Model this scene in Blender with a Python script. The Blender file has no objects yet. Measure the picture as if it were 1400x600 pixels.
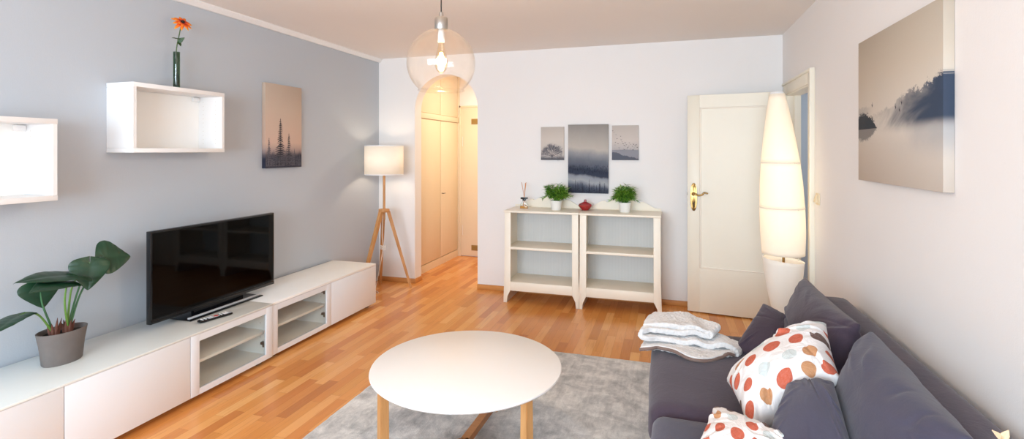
import bpy, bmesh, math, random
from mathutils import Vector, Matrix, noise
R = math.radians
PI = math.pi
C = bpy.context.scene.collection

# ------------------------------------------------------------------ materials
def lin(c):
    return tuple((x / 12.92 if x <= .04045 else ((x + .055) / 1.055) ** 2.4) for x in c)
def hx(s, a=1.0):
    s = s.lstrip('#')
    return (*lin(tuple(int(s[i:i+2], 16) / 255 for i in (0, 2, 4))), a)

class NT:
    def __init__(s, name):
        s.m = bpy.data.materials.new(name); s.m.use_nodes = True
        s.t = s.m.node_tree; s.n = s.t.nodes; s.l = s.t.links
        s.b = s.n['Principled BSDF']; s.out = s.n['Material Output']
    def new(s, kind, **kw):
        n = s.n.new(kind)
        for k, v in kw.items(): setattr(n, k, v)
        return n
    def put(s, sock, v):
        if isinstance(v, bpy.types.NodeSocket): s.l.new(v, sock)
        elif v is not None:
            if sock.type == 'RGBA' and isinstance(v, (int, float)): v = (v, v, v, 1)
            sock.default_value = v
    def math(s, op, a, b=None, c=None, clamp=False):
        n = s.new('ShaderNodeMath', operation=op, use_clamp=clamp)
        s.put(n.inputs[0], a)
        if b is not None: s.put(n.inputs[1], b)
        if c is not None: s.put(n.inputs[2], c)
        return n.outputs[0]
    def vmath(s, op, a, b=None):
        n = s.new('ShaderNodeVectorMath', operation=op)
        s.put(n.inputs[0], a)
        if b is not None: s.put(n.inputs[1], b)
        return n.outputs[0]
    def coord(s, which='Object'):
        return s.new('ShaderNodeTexCoord').outputs[which]
    def xyz(s, v):
        n = s.new('ShaderNodeSeparateXYZ'); s.put(n.inputs[0], v); return n.outputs
    def vec(s, x=0., y=0., z=0.):
        n = s.new('ShaderNodeCombineXYZ')
        for i, v in enumerate((x, y, z)): s.put(n.inputs[i], v)
        return n.outputs[0]
    def noise(s, v, scale=5, detail=4, rough=.55, dist=0, out='Fac'):
        n = s.new('ShaderNodeTexNoise'); s.put(n.inputs['Vector'], v)
        n.inputs['Scale'].default_value = scale; n.inputs['Detail'].default_value = detail
        n.inputs['Roughness'].default_value = rough; n.inputs['Distortion'].default_value = dist
        return n.outputs[out]
    def white(s, v, out='Value'):
        n = s.new('ShaderNodeTexWhiteNoise', noise_dimensions='3D'); s.put(n.inputs['Vector'], v); return n.outputs[out]
    def ramp(s, f, stops, interp='LINEAR'):
        n = s.new('ShaderNodeValToRGB'); s.put(n.inputs[0], f); r = n.color_ramp; r.interpolation = interp
        while len(r.elements) < len(stops): r.elements.new(.5)
        for e, (p, c) in zip(r.elements, stops):
            e.position = p; e.color = hx(c) if isinstance(c, str) else (c, c, c, 1)
        return n.outputs[0]
    def mix(s, f, a, b, blend='MIX'):
        n = s.new('ShaderNodeMix', data_type='RGBA', blend_type=blend)
        s.put(n.inputs[0], f); s.put(n.inputs[6], a); s.put(n.inputs[7], b); return n.outputs[2]
    def step(s, x, a, b, lo=0., hi=1.):
        n = s.new('ShaderNodeMapRange', interpolation_type='SMOOTHSTEP'); s.put(n.inputs[0], x)
        for i, v in enumerate((a, b, lo, hi)): s.put(n.inputs[i + 1], v)
        return n.outputs[0]
    def bump(s, h, strength=.2, dist=.01):
        n = s.new('ShaderNodeBump'); n.inputs['Strength'].default_value = strength
        n.inputs['Distance'].default_value = dist; s.put(n.inputs['Height'], h)
        s.l.new(n.outputs[0], s.b.inputs['Normal'])
    def base(s, c, rough=.5, metal=0., spec=None, coat=None, sheen=None):
        s.put(s.b.inputs['Base Color'], c); s.put(s.b.inputs['Roughness'], rough)
        s.b.inputs['Metallic'].default_value = metal
        if spec is not None: s.b.inputs['Specular IOR Level'].default_value = spec
        if coat is not None: s.b.inputs['Coat Weight'].default_value = coat; s.b.inputs['Coat Roughness'].default_value = .08
        if sheen is not None: s.b.inputs['Sheen Weight'].default_value = sheen
        return s.m

def plain(name, c, rough=.5, metal=0., spec=None, var=.03, scale=9, bump=0., bscale=60, coat=None, sheen=None):
    s = NT(name); o = s.coord()
    col = hx(c)
    f = s.noise(o, scale, 3)
    k = tuple(x * (1 - var * 2) for x in col[:3]) + (1,)
    cc = s.mix(f, k, tuple(min(1, x * (1 + var)) for x in col[:3]) + (1,))
    if bump: s.bump(s.noise(o, bscale, 3), bump, .004)
    return s.base(cc, rough, metal, spec, coat, sheen)

def glass_mat(name, tint='#ffffff', gloss=.12, rough=.0, edge=.75):
    s = NT(name)
    lw = s.new('ShaderNodeLayerWeight'); lw.inputs['Blend'].default_value = .35
    fac = s.step(lw.outputs['Facing'], .25, 1., gloss * .4, edge)
    tr = s.new('ShaderNodeBsdfTransparent'); tr.inputs[0].default_value = hx(tint)
    gl = s.new('ShaderNodeBsdfGlossy'); gl.inputs['Roughness'].default_value = rough
    mx = s.new('ShaderNodeMixShader'); s.put(mx.inputs[0], fac)
    s.l.new(tr.outputs[0], mx.inputs[1]); s.l.new(gl.outputs[0], mx.inputs[2])
    s.l.new(mx.outputs[0], s.out.inputs[0]); s.n.remove(s.b)
    return s.m

def hazy(m, amount, c='#fff6ee'):
    t = m.node_tree; out = t.nodes['Material Output']; src = out.inputs[0].links[0].from_socket
    d = t.nodes.new('ShaderNodeBsdfTranslucent'); d.inputs[0].default_value = hx(c)
    mx = t.nodes.new('ShaderNodeMixShader'); mx.inputs[0].default_value = amount
    t.links.new(src, mx.inputs[1]); t.links.new(d.outputs[0], mx.inputs[2]); t.links.new(mx.outputs[0], out.inputs[0]); return m

def shade_mat(name, c, trans=.55, emit=0., ecol='#ffd9a0', weave=0):
    s = NT(name)
    d = s.new('ShaderNodeBsdfDiffuse'); d.inputs[0].default_value = hx(c)
    t = s.new('ShaderNodeBsdfTranslucent'); t.inputs[0].default_value = hx(c)
    mx = s.new('ShaderNodeMixShader'); mx.inputs[0].default_value = trans
    s.l.new(d.outputs[0], mx.inputs[1]); s.l.new(t.outputs[0], mx.inputs[2])
    last = mx.outputs[0]
    if emit:
        e = s.new('ShaderNodeEmission'); e.inputs[0].default_value = hx(ecol); e.inputs[1].default_value = emit
        a = s.new('ShaderNodeAddShader'); s.l.new(last, a.inputs[0]); s.l.new(e.outputs[0], a.inputs[1]); last = a.outputs[0]
    s.l.new(last, s.out.inputs[0]); s.n.remove(s.b)
    return s.m

def emit_mat(name, c, k):
    s = NT(name); e = s.new('ShaderNodeEmission'); e.inputs[0].default_value = hx(c); e.inputs[1].default_value = k
    s.l.new(e.outputs[0], s.out.inputs[0]); s.n.remove(s.b); return s.m

def wood_mat(name, c1, c2, axis=2, rough=.45, sc=22):
    s = NT(name); o = s.coord(); v = [1., 1., 1.]; v[axis] = .08
    g = s.noise(s.vmath('MULTIPLY', o, tuple(v)), sc, 5, .6, .6)
    g2 = s.noise(s.vmath('MULTIPLY', o, tuple(v)), sc * 5, 3)
    f = s.math('ADD', s.math('MULTIPLY', g, .75), s.math('MULTIPLY', g2, .25))
    s.bump(g2, .08, .002)
    return s.base(s.ramp(f, [(.3, c1), (.7, c2)]), rough)

def floor_mat():
    s = NT('parquet'); x, y, z = s.xyz(s.coord())
    row = s.math('FLOOR', s.math('DIVIDE', x, .068))
    off = s.white(s.vec(row, 3.3, 0.))
    L = s.math('DIVIDE', s.math('ADD', y, s.math('MULTIPLY', off, 1.7)), .47)
    col = s.math('FLOOR', L)
    w = s.white(s.vec(row, col, 0.)); w2 = s.white(s.vec(row, col, 7.))
    tone = s.ramp(w, [(0, '#b4682a'), (.2, '#c87e38'), (.5, '#d68f45'), (.8, '#e09e55'), (1, '#eab16e')])
    hue = s.mix(s.math('MULTIPLY', w2, .35), tone, hx('#d9803c'))
    gv = s.vec(s.math('MULTIPLY', x, 14.), s.math('ADD', y, s.math('MULTIPLY', w, 9.)), w2)
    g = s.noise(gv, 4, 6, .6, .5); g2 = s.noise(s.vec(s.math('MULTIPLY', x, 60.), s.math('MULTIPLY', y, 2.), w2), 4, 4)
    c = s.mix(s.step(g, .5, .72, 0., .38), hue, hx('#a8602a'))
    c = s.mix(s.math('MULTIPLY', g2, .22), c, hx('#edbd84'))
    fx = s.math('FRACT', s.math('DIVIDE', x, .068)); fy = s.math('FRACT', L)
    ex = s.math('MINIMUM', fx, s.math('SUBTRACT', 1., fx)); ey = s.math('MULTIPLY', s.math('MINIMUM', fy, s.math('SUBTRACT', 1., fy)), 7.)
    e = s.step(s.math('MINIMUM', ex, ey), .0, .022, 1., 0.)
    c = s.mix(s.math('MULTIPLY', e, .42), c, hx('#6a3814'))
    s.bump(s.math('SUBTRACT', s.math('MULTIPLY', g2, .15), e), .12, .001)
    rough = s.math('ADD', .17, s.math('MULTIPLY', s.noise(s.coord(), 2.5, 3), .12))
    return s.base(c, rough, spec=.5)

def wall_mat(name, c, bump=.25):
    s = NT(name); o = s.coord()
    n1 = s.noise(o, 140, 3); n2 = s.noise(s.vmath('MULTIPLY', o, (1., 1., .25)), 60, 3)
    s.bump(s.math('ADD', n1, n2), bump, .0016)
    col = hx(c)
    cc = s.mix(s.noise(o, 1.5, 2), tuple(v * .97 for v in col[:3]) + (1,), col)
    return s.base(cc, .75, spec=.25)

def rug_mat():
    s = NT('rug_pile'); o = s.coord()
    big = s.noise(s.vmath('MULTIPLY', o, (1., 1.6, 1.)), 3.2, 5, .62, .8)
    mid = s.noise(s.vmath('MULTIPLY', o, (1.6, 1., 1.)), 12, 5, .65, .5)
    fine = s.noise(o, 260, 2)
    st = s.noise(s.vmath('MULTIPLY', o, (9., .6, 1.)), 6, 3)
    f = s.math('ADD', s.math('ADD', s.math('MULTIPLY', big, .5), s.math('MULTIPLY', mid, .38)), s.math('MULTIPLY', st, .12))
    c = s.ramp(f, [(.36, '#959391'), (.46, '#b8b6b4'), (.53, '#d2cfcb'), (.64, '#eeebe6')])
    c = s.mix(s.step(fine, .35, .65, 0., .28), c, hx('#8a8786'))
    s.bump(s.math('ADD', s.math('MULTIPLY', fine, .6), mid), .5, .008)
    return s.base(c, .9, spec=.1, sheen=.25)

def dots_mat():
    s = NT('dotted_cotton'); uv = s.xyz(s.coord('UV'))
    wob = s.xyz(s.noise(s.coord('UV'), 7, 2, out='Color'))
    u = s.math('MULTIPLY', s.math('ADD', uv[0], s.math('MULTIPLY', wob[0], .02)), 4.7)
    v = s.math('MULTIPLY', s.math('ADD', uv[1], s.math('MULTIPLY', wob[1], .02)), 4.7)
    r = s.math('FLOOR', v)
    u = s.math('ADD', u, s.math('MULTIPLY', s.math('MODULO', r, 2.), .5))
    cx = s.math('FLOOR', u)
    du = s.math('SUBTRACT', s.math('FRACT', u), s.math('ADD', .42, s.math('MULTIPLY', s.white(s.vec(cx, r, 1.)), .16)))
    dv = s.math('SUBTRACT', s.math('FRACT', v), s.math('ADD', .42, s.math('MULTIPLY', s.white(s.vec(cx, r, 2.)), .16)))
    d = s.math('SQRT', s.math('ADD', s.math('MULTIPLY', du, du), s.math('MULTIPLY', dv, dv)))
    rad = s.math('ADD', .29, s.math('MULTIPLY', s.white(s.vec(cx, r, 3.)), .06))
    m = s.step(s.math('SUBTRACT', rad, d), -.008, .008)
    c = s.ramp(s.white(s.vec(cx, r, 4.)), [(0, '#b8440f'), (.33, '#55372c'), (.58, '#b67c48'), (.74, '#c0c9c9')], 'CONSTANT')
    n = s.noise(s.coord('UV'), 60, 3)
    c = s.mix(s.math('MULTIPLY', n, .15), c, hx('#ffffff'))
    s.bump(s.noise(s.coord('UV'), 7, 4, .6, 1.2), .5, .02)
    return s.base(s.mix(m, hx('#e4e2e2'), c), .85, spec=.2)

def suede_mat(name, c1, c2):
    s = NT(name); o = s.coord()
    n = s.noise(o, 3.5, 5, .6, 1.2); f = s.noise(o, 160, 2)
    c = s.mix(n, hx(c1), hx(c2))
    c = s.mix(s.math('MULTIPLY', f, .12), c, hx('#6c6774'))
    s.bump(s.math('ADD', s.math('MULTIPLY', s.noise(o, 14, 4, .6, 1.), .8), s.math('MULTIPLY', f, .1)), .35, .01)
    return s.base(c, .82, spec=.18, sheen=.2)

M = {}
M['wall'] = wall_mat('white_wallpaper', '#e9e7e6')
M['bluewall'] = wall_mat('grey_blue_wall_paint', '#b8bfc7')
M['ceil'] = wall_mat('ceiling_paint', '#ece7e3', .05)
M['floor'] = floor_mat()
M['base_wood'] = wood_mat('baseboard_wood', '#b87a40', '#cf9658', 0)
M['oak'] = wood_mat('oak', '#a8733f', '#cd9a63', 2)
M['oakdark'] = wood_mat('oak_beam', '#9c6030', '#b97c48', 0)
M['gloss'] = plain('white_gloss_lacquer', '#e3e7ec', .22, var=.005, spec=.5)
M['white'] = plain('white_lacquer', '#e6e6e6', .38, var=.005)
M['whitein'] = plain('white_melamine', '#f0f0ee', .5, var=.01)
M['topglass'] = plain('white_glass_top', '#dfe4e2', .07, var=.005, spec=.6)
M['cream'] = plain('cream_paint', '#ece4d4', .45, var=.015)
M['doorpaint'] = plain('door_paint', '#e5dfcf', .42, var=.01)
M['doorbead'] = plain('door_moulding_paint', '#eae2d6', .42, var=.01)
M['wardrobe'] = plain('wardrobe_cream_paint', '#e6d6bb', .5, var=.015)
M['gap'] = plain('dark_gap', '#4a443e', .8)
M['darkgrey'] = plain('dark_hinge_metal', '#77706a', .35, .8)
M['pane'] = glass_mat('clear_cabinet_glass', '#fbfdfc', .10)
M['globe'] = hazy(glass_mat('clear_globe_glass', '#fefcfa', .06, 0, .35), .004)  # faint translucent haze mixed in, standing for the bulb's glow in the glass
M['vase_green'] = glass_mat('green_glass', '#a3c2a8', .2, .02, .4)
M['amber'] = plain('amber_oil', '#c98a3c', .15, spec=.6)
M['redglass'] = plain('red_glazed_glass', '#a0121a', .08, spec=.8, coat=.6, var=.15)
M['black'] = plain('black_plastic', '#0d0e11', .2, spec=.5)
M['screen'] = plain('screen_glass', '#020203', .04, spec=.16, var=0)
M['steel'] = plain('brushed_steel', '#b5b2ad', .32, 1.)
M['silver'] = plain('silver_plastic', '#c3c6cb', .3, .15)
M['brass'] = plain('aged_brass', '#98794a', .25, 1., var=.2, scale=40)
M['vent'] = plain('brass_vent', '#a98a50', .4, .6)
M['tabletop'] = plain('table_white_lacquer', '#e4e1de', .35, var=.004)
M['rug'] = rug_mat()
M['suede'] = suede_mat('plum_grey_suede', '#352a35', '#473a47')
M['suede2'] = suede_mat('slate_grey_suede', '#393645', '#4c4a5a')
M['dots'] = dots_mat()
M['canvas_edge'] = plain('canvas_edge', '#cfc8c0', .8)
M['leaf'] = plain('philodendron_leaf', '#183f28', .36, var=.25, scale=14, spec=.5)
M['stem'] = plain('leaf_stem_green', '#5f8a3a', .4, var=.15)
M['stem2'] = plain('dark_leaf_stem', '#3f7048', .4, var=.15)
M['bark'] = plain('sheath_brown', '#6f4436', .8, var=.3, scale=50)
M['soil'] = plain('potting_soil', '#1e1a18', .95, var=.3, scale=80, bump=.6)
M['concrete'] = plain('grey_concrete_pot', '#6c6460', .75, var=.12, scale=14, bump=.1)
M['potwhite'] = plain('white_ceramic_pot', '#ecebe7', .35)
M['grass1'] = plain('bamboo_leaf_green', '#86b83e', .4, var=.35, scale=60)
M['grass2'] = plain('bamboo_leaf_dark', '#478226', .4, var=.35, scale=60)
M['petal'] = None
M['flower_stem'] = plain('flower_stem', '#3f5a2c', .5)
M['flower_leaf'] = plain('flower_leaf', '#2f4a24', .5)
M['eye'] = plain('flower_centre', '#2c1d18', .9)
M['blanket'] = plain('fleece', '#d9d7d6', .95, var=.10, scale=70, bump=1., bscale=90, sheen=.4)
M['trim'] = plain('brown_binding', '#77625a', .8)
M['switch'] = plain('switch_cream', '#e0cfae', .4)
M['reed'] = plain('reed_sticks', '#c98e66', .7)
M['leafgold'] = plain('cream_dried_leaf', '#cdae8c', .4, .1, var=.08)
M['cord'] = plain('white_cord', '#e4ded4', .5)
M['blackcord'] = plain('black_cord', '#1a1716', .5)
s = NT('petal_orange'); f = s.coord('UV'); ux = s.xyz(f)
M['petal'] = s.base(s.ramp(ux[0], [(0, '#8f1d12'), (.35, '#e2481a'), (.8, '#f58a1c'), (1, '#f9b52a')]), .6)

# ------------------------------------------------------------------ mesh helpers
def link(o): C.objects.link(o); return o
def obj(name, bm, mats, parent=None, smooth=True, world=True, auto=True):
    """link a bmesh as one mesh object; coordinates are world ones unless world=False"""
    if parent is not None and world:
        off = Vector((0, 0, 0)); p = parent
        while p is not None: off += p.location; p = p.parent
        bmesh.ops.translate(bm, verts=bm.verts, vec=-off)
    me = bpy.data.meshes.new(name); bmesh.ops.recalc_face_normals(bm, faces=bm.faces)
    bm.to_mesh(me); bm.free()
    for m in (mats if isinstance(mats, (list, tuple)) else [mats]): me.materials.append(m)
    o = link(bpy.data.objects.new(name, me))
    if smooth:
        for p in me.polygons: p.use_smooth = True
        if auto:
            try: me.set_sharp_from_angle(angle=R(38))
            except Exception: pass
    if parent is not None: o.parent = parent
    return o
def tag(o, label, cat, group=None):
    o['label'] = label; o['category'] = cat
    if group: o['group'] = group
    return o
def thing(name, label, cat, loc=(0, 0, 0), rz=0., group=None):
    o = link(bpy.data.objects.new(name, None)); o.empty_display_size = .05
    o.location = loc; o.rotation_euler = (0, 0, rz); return tag(o, label, cat, group)
def struct(name, bm, m, parent=None, label=None, **k):
    o = obj(name, bm, m, parent, **k)
    if parent is None: o['kind'] = 'structure'
    if label: o['label'] = label
    return o
def sthing(name, loc, rz=0., label=None):
    o = link(bpy.data.objects.new(name, None)); o.location = loc; o.rotation_euler = (0, 0, rz); o['kind'] = 'structure'
    if label: o['label'] = label
    return o
def dup(root, loc, rz=None, label=None):
    r = root.copy(); C.objects.link(r); r.location = loc
    if rz is not None: r.rotation_euler = (0, 0, rz)
    if label: r['label'] = label
    for ch in list(root.children):
        c = ch.copy(); C.objects.link(c); c.parent = r
        for g in list(ch.children):
            d = g.copy(); C.objects.link(d); d.parent = c
    return r
def B(): return bmesh.new()
def box(bm, x0, x1, y0, y1, z0, z1, bev=0., mi=0, seg=2):
    vs = [bm.verts.new(p) for p in ((x0,y0,z0),(x1,y0,z0),(x1,y1,z0),(x0,y1,z0),(x0,y0,z1),(x1,y0,z1),(x1,y1,z1),(x0,y1,z1))]
    fs = [bm.faces.new([vs[i] for i in q]) for q in ((0,3,2,1),(4,5,6,7),(0,1,5,4),(1,2,6,5),(2,3,7,6),(3,0,4,7))]
    for f in fs: f.material_index = mi
    if bev:
        es = set(e for f in fs for e in f.edges)
        r = bmesh.ops.bevel(bm, geom=list(es), offset=bev, segments=seg, affect='EDGES', profile=.5)
        for f in r['faces']: f.material_index = mi
    return bm
def prism(bm, pts, axis, a, b, bev=0., mi=0):
    """extrude a 2D outline along an axis from a to b"""
    def P(p, t):
        return {'x': (t, p[0], p[1]), 'y': (p[0], t, p[1]), 'z': (p[0], p[1], t)}[axis]
    v0 = [bm.verts.new(P(p, a)) for p in pts]; v1 = [bm.verts.new(P(p, b)) for p in pts]
    fs = [bm.faces.new(v0), bm.faces.new(v1[::-1])]
    n = len(pts)
    for i in range(n): fs.append(bm.faces.new((v0[i], v0[(i+1) % n], v1[(i+1) % n], v1[i])))
    for f in fs: f.material_index = mi
    if bev:
        es = list(fs[0].edges) + list(fs[1].edges)
        bmesh.ops.bevel(bm, geom=es, offset=bev, segments=2, affect='EDGES', profile=.5)
    return bm
def lathe(bm, prof, c=(0, 0, 0), n=40, mi=0, sx=1., sy=1., cap0=False, cap1=False, bend=None):
    rings = []
    for r, z in prof:
        bx, by = bend(z) if bend else (0, 0)
        rings.append([bm.verts.new((c[0] + bx + r * sx * math.cos(2*PI*i/n), c[1] + by + r * sy * math.sin(2*PI*i/n), c[2] + z)) for i in range(n)])
    for a, b in zip(rings, rings[1:]):
        for i in range(n):
            f = bm.faces.new((a[i], a[(i+1) % n], b[(i+1) % n], b[i])); f.material_index = mi
    if cap0: f = bm.faces.new(rings[0][::-1]); f.material_index = mi
    if cap1: f = bm.faces.new(rings[-1]); f.material_index = mi
    return bm
def tube(bm, pts, r, n=10, mi=0, square=False, up=(0, 0, 1)):
    pts = [Vector(p) for p in pts]; rings = []
    rr = r if isinstance(r, (list, tuple)) else [r] * len(pts)
    if square: n = 4
    prev = None
    for i, p in enumerate(pts):
        d = (pts[min(i+1, len(pts)-1)] - pts[max(i-1, 0)]).normalized()
        if prev is None:
            u = Vector(up)
            if abs(d.dot(u)) > .95: u = Vector((1, 0, 0))
            a = d.cross(u).normalized()
        else: a = (prev - d * prev.dot(d)).normalized()
        prev = a; b = d.cross(a)
        o = PI/4 if square else 0
        k = math.sqrt(2) if square else 1
        rings.append([bm.verts.new(p + (a * math.cos(2*PI*j/n + o) + b * math.sin(2*PI*j/n + o)) * rr[i] * k) for j in range(n)])
    for a, b in zip(rings, rings[1:]):
        for j in range(n):
            f = bm.faces.new((a[j], a[(j+1) % n], b[(j+1) % n], b[j])); f.material_index = mi
    for q in (rings[0][::-1], rings[-1]):
        f = bm.faces.new(q); f.material_index = mi
    return bm
def spline(pts, n=8):
    P = [Vector(p) for p in pts]; P = [P[0]*2 - P[1]] + P + [P[-1]*2 - P[-2]]; out = []
    for i in range(1, len(P) - 2):
        for k in range(n):
            t = k / n; a, b, c, d = P[i-1:i+3]
            out.append(.5 * ((2*b) + (c-a)*t + (2*a - 5*b + 4*c - d)*t*t + (3*b - a - 3*c + d)*t**3))
    out.append(P[-2]); return out
def softbox(bm, c, h, r, cuts=14, puff=(0, 0, 0), wob=.0, seed=0., wscale=3.):
    """rounded, slightly puffed cushion block; c centre, h half sizes"""
    b2 = bmesh.new(); bmesh.ops.create_cube(b2, size=2.); bmesh.ops.subdivide_edges(b2, edges=b2.edges, cuts=cuts, use_grid_fill=True)
    for v in b2.verts:
        p = Vector(v.co)
        q = Vector([p[i] * h[i] for i in range(3)])
        inn = Vector([max(-(h[i]-r), min(h[i]-r, q[i])) for i in range(3)])
        d = q - inn
        if d.length > 1e-6: q = inn + d.normalized() * r
        for i in range(3):
            j, k = (i+1) % 3, (i+2) % 3
            q[i] += puff[i] * p[i] * (1 - p[j]**2) * (1 - p[k]**2)
        if wob: q += noise.noise_vector(Vector((q.x*wscale + seed, q.y*wscale, q.z*wscale))) * wob
        v.co = q + Vector(c)
    me = bpy.data.meshes.new('tmp'); b2.to_mesh(me); b2.free(); bm.from_mesh(me); bpy.data.meshes.remove(me)
    return bm
def frame_mat(n, up):
    n = Vector(n).normalized(); u = Vector(up); u = (u - n * u.dot(n)).normalized(); r = u.cross(n)
    return Matrix((r, u, n)).transposed()
def pillow(name, c, n, up, w, h, t, mat, label, cat, seed=0, wr=.012, group=None, sag=0., rot=0., N=44):
    bm = B(); uvl = bm.loops.layers.uv.new('UVMap'); m = frame_mat(n, up)
    if rot: m = m @ Matrix.Rotation(rot, 3, 'Z')
    grid = {}
    for side in (1, -1):
        for i in range(N + 1):
            for j in range(N + 1):
                edge = i in (0, N) or j in (0, N)
                if side == -1 and edge: grid[(side, i, j)] = grid[(1, i, j)]; continue
                u = -1 + 2*i/N; v = -1 + 2*j/N
                u = math.copysign(abs(u)**.9, u); v = math.copysign(abs(v)**.9, v)
                prof = max(0, (1-u*u)*(1-v*v))**.42
                x = w/2 * u * (1 - .085*(1-v*v)*abs(u)**2); y = h/2 * v * (1 - .085*(1-u*u)*abs(v)**2)
                z = side * t/2 * prof
                q = Vector((u*1.7 + seed*3.1, v*1.7, side*2.))
                wv = noise.noise(q) * 2.2
                # creases run from the seams towards the middle
                ang = math.atan2(v, u); rad = max(abs(u), abs(v))
                cr = math.sin(ang*9 + seed + noise.noise(q*1.3)*4) * rad**3 * (1-rad)**.5 * 2.2
                cr2 = abs(noise.noise(Vector((u*2.2 + v*3.3 + seed, v*1.1 - u*.6 + seed, 5))))
                z += side * wr * (wv + cr - 2*(1-min(1, cr2*7))*prof) * min(1, prof*1.3)
                z -= sag * (u*u) * .5
                y += -.02 * (1-u*u) * prof * side * 0
                grid[(side, i, j)] = bm.verts.new(Vector(c) + m @ Vector((x, y, z)))
    for side in (1, -1):
        for i in range(N):
            for j in range(N):
                ix = [(i, j), (i+1, j), (i+1, j+1), (i, j+1)]
                if side == -1: ix = ix[::-1]
                f = bm.faces.new([grid[(side, *q)] for q in ix])
                for lp, q in zip(f.loops, ix): lp[uvl].uv = (q[0]/N + (0 if side == 1 else 1.37), q[1]/N)
    o = obj(name, bm, mat, auto=False)
    return tag(o, label, cat, group)

# ------------------------------------------------------------------ dimensions
XL, XR, YB, YR, ZC = -3.2, .985, 5.14, -2.3, 2.545
XWARD, YHALL = -2.86, 6.685

# ------------------------------------------------------------------ room shell
bm = B(); box(bm, XL-.1, 2.4, YR-.2, YHALL+.1, -.08, 0); struct('floor', bm, M['floor'])
bm = B(); box(bm, XL-.1, 2.4, YR-.2, YHALL+.1, ZC, ZC+.1); struct('ceiling', bm, M['ceil'])
bm = B(); box(bm, XL-.1, XL, YR, YB, 0, ZC); struct('wall_left', bm, M['bluewall'])
# back wall with the arched opening
cx, ra, zs = -2.36, .378, 1.955
pts = [(XL-.1, 0), (cx-ra, 0)] + [(cx + ra*math.cos(PI - PI*k/32), zs + ra*math.sin(PI*k/32)) for k in range(33)] + [(cx+ra, 0), (2.4, 0), (2.4, ZC), (XL-.1, ZC)]
bm = B(); prism(bm, pts, 'y', YB, YB+.153); struct('wall_back', bm, M['wall'], smooth=True)
# right wall with the doorway
DY0, DY1, DZ = 4.17, 4.90, 1.975
pts = [(YR, 0), (DY0, 0), (DY0, DZ), (DY1, DZ), (DY1, 0), (YB, 0), (YB, ZC), (YR, ZC)]
bm = B(); prism(bm, pts, 'x', XR, XR+.077); struct('wall_right', bm, M['wall'], smooth=False)
# rear wall with a window band behind the camera
bm = B(); WX0, WX1, WZ0, WZ1 = -2.7, .6, .75, 2.3
for b in ((XL-.1, WX0, 0, ZC), (WX1, XR+.08, 0, ZC), (WX0, WX1, 0, WZ0), (WX0, WX1, WZ1, ZC)):
    box(bm, b[0], b[1], YR-.2, YR, b[2], b[3])
struct('wall_rear', bm, M['wall'], smooth=False)
w = sthing('window_1', (0, YR-.1, WZ0))
bm = B(); d = .06
for b in ((WX0, WX1, WZ0, WZ0+d), (WX0, WX1, WZ1-d, WZ1)): box(bm, b[0], b[1], YR-.13, YR-.07, b[2], b[3])
for x in (WX0, -1.08, WX1-d): box(bm, x, x+d, YR-.13, YR-.07, WZ0, WZ1)
obj('window_frame', bm, M['white'], w)
bm = B(); box(bm, WX0+d, WX1-d, YR-.102, YR-.098, WZ0+d, WZ1-d); obj('window_pane', bm, M['pane'], w)
bm = B(); box(bm, WX0-.05, WX1+.05, YR-.06, YR+.12, WZ0-.03, WZ0-.0, .004); obj('window_sill', bm, M['white'], w)
# hallway beyond the arch
bm = B(); box(bm, XL-.1, -1.2, YHALL, YHALL+.1, 0, ZC); struct('wall_hallway_end', bm, M['wall'])
bm = B(); box(bm, -1.3, -1.2, YB+.153, YHALL, 0, ZC); struct('wall_hallway_right', bm, M['wall'])
bm = B(); box(bm, XL-.1, XL, YB+.153, YHALL, 0, ZC); struct('wall_hallway_left', bm, M['wall'])
# room beyond the doorway
bm = B(); box(bm, XR+.077, 2.4, 3.3, 3.4, 0, ZC); struct('wall_side_room_near', bm, M['bluewall'])
bm = B(); box(bm, 2.3, 2.4, 3.4, YB, 0, ZC); struct('wall_side_room_right', bm, M['bluewall'])
bm = B(); box(bm, XR+.078, 2.3, YB-.012, YB, 0, ZC); struct('wall_side_room_back', bm, M['bluewall'])

# ceiling moulding on the left wall
bm = B(); prism(bm, [(XL, ZC), (XL+.045, ZC), (XL+.045, ZC-.012), (XL+.02, ZC-.04), (XL, ZC-.04)], 'y', YR, YB)
struct('trim_1', bm, M['white'])
# wooden baseboards
bm = B(); box(bm, XL, cx-ra+.001, YB-.018, YB, 0, .05, .003); box(bm, cx-ra-.001, cx-ra+.016, YB-.018, YB+.15, 0, .05, .003)
struct('baseboard_back_left', bm, M['base_wood'])
bm = B(); box(bm, cx+ra, XR, YB-.018, YB, 0, .05, .003); struct('baseboard_back_right', bm, M['base_wood'])
bm = B(); box(bm, XR-.018, XR, YR, DY0-.1, 0, .05, .003); struct('baseboard_right', bm, M['base_wood'])
# door casing
bm = B()
box(bm, XR-.022, XR, DY0-.10, DY0, 0, DZ+.10, .004); box(bm, XR-.034, XR, DY0-.105, DY0-.075, 0, DZ+.105, .004)
box(bm, XR-.022, XR, DY1, DY1+.10, 0, DZ+.10, .004)
box(bm, XR-.022, XR, DY0, DY1, DZ, DZ+.10, .004); box(bm, XR-.032, XR, DY0-.10, DY1+.11, DZ+.085, DZ+.105, .004)
box(bm, XR-.015, XR+.09, DY0-.002, DY0+.012, 0, DZ); box(bm, XR-.015, XR+.09, DY1-.012, DY1+.002, 0, DZ); box(bm, XR-.015, XR+.09, DY0, DY1, DZ-.012, DZ+.002)
box(bm, XR+.04, XR+.09, DY1-.03, DY1-.01, 0, DZ-.01)
struct('trim_2', bm, M['doorpaint'])

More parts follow.
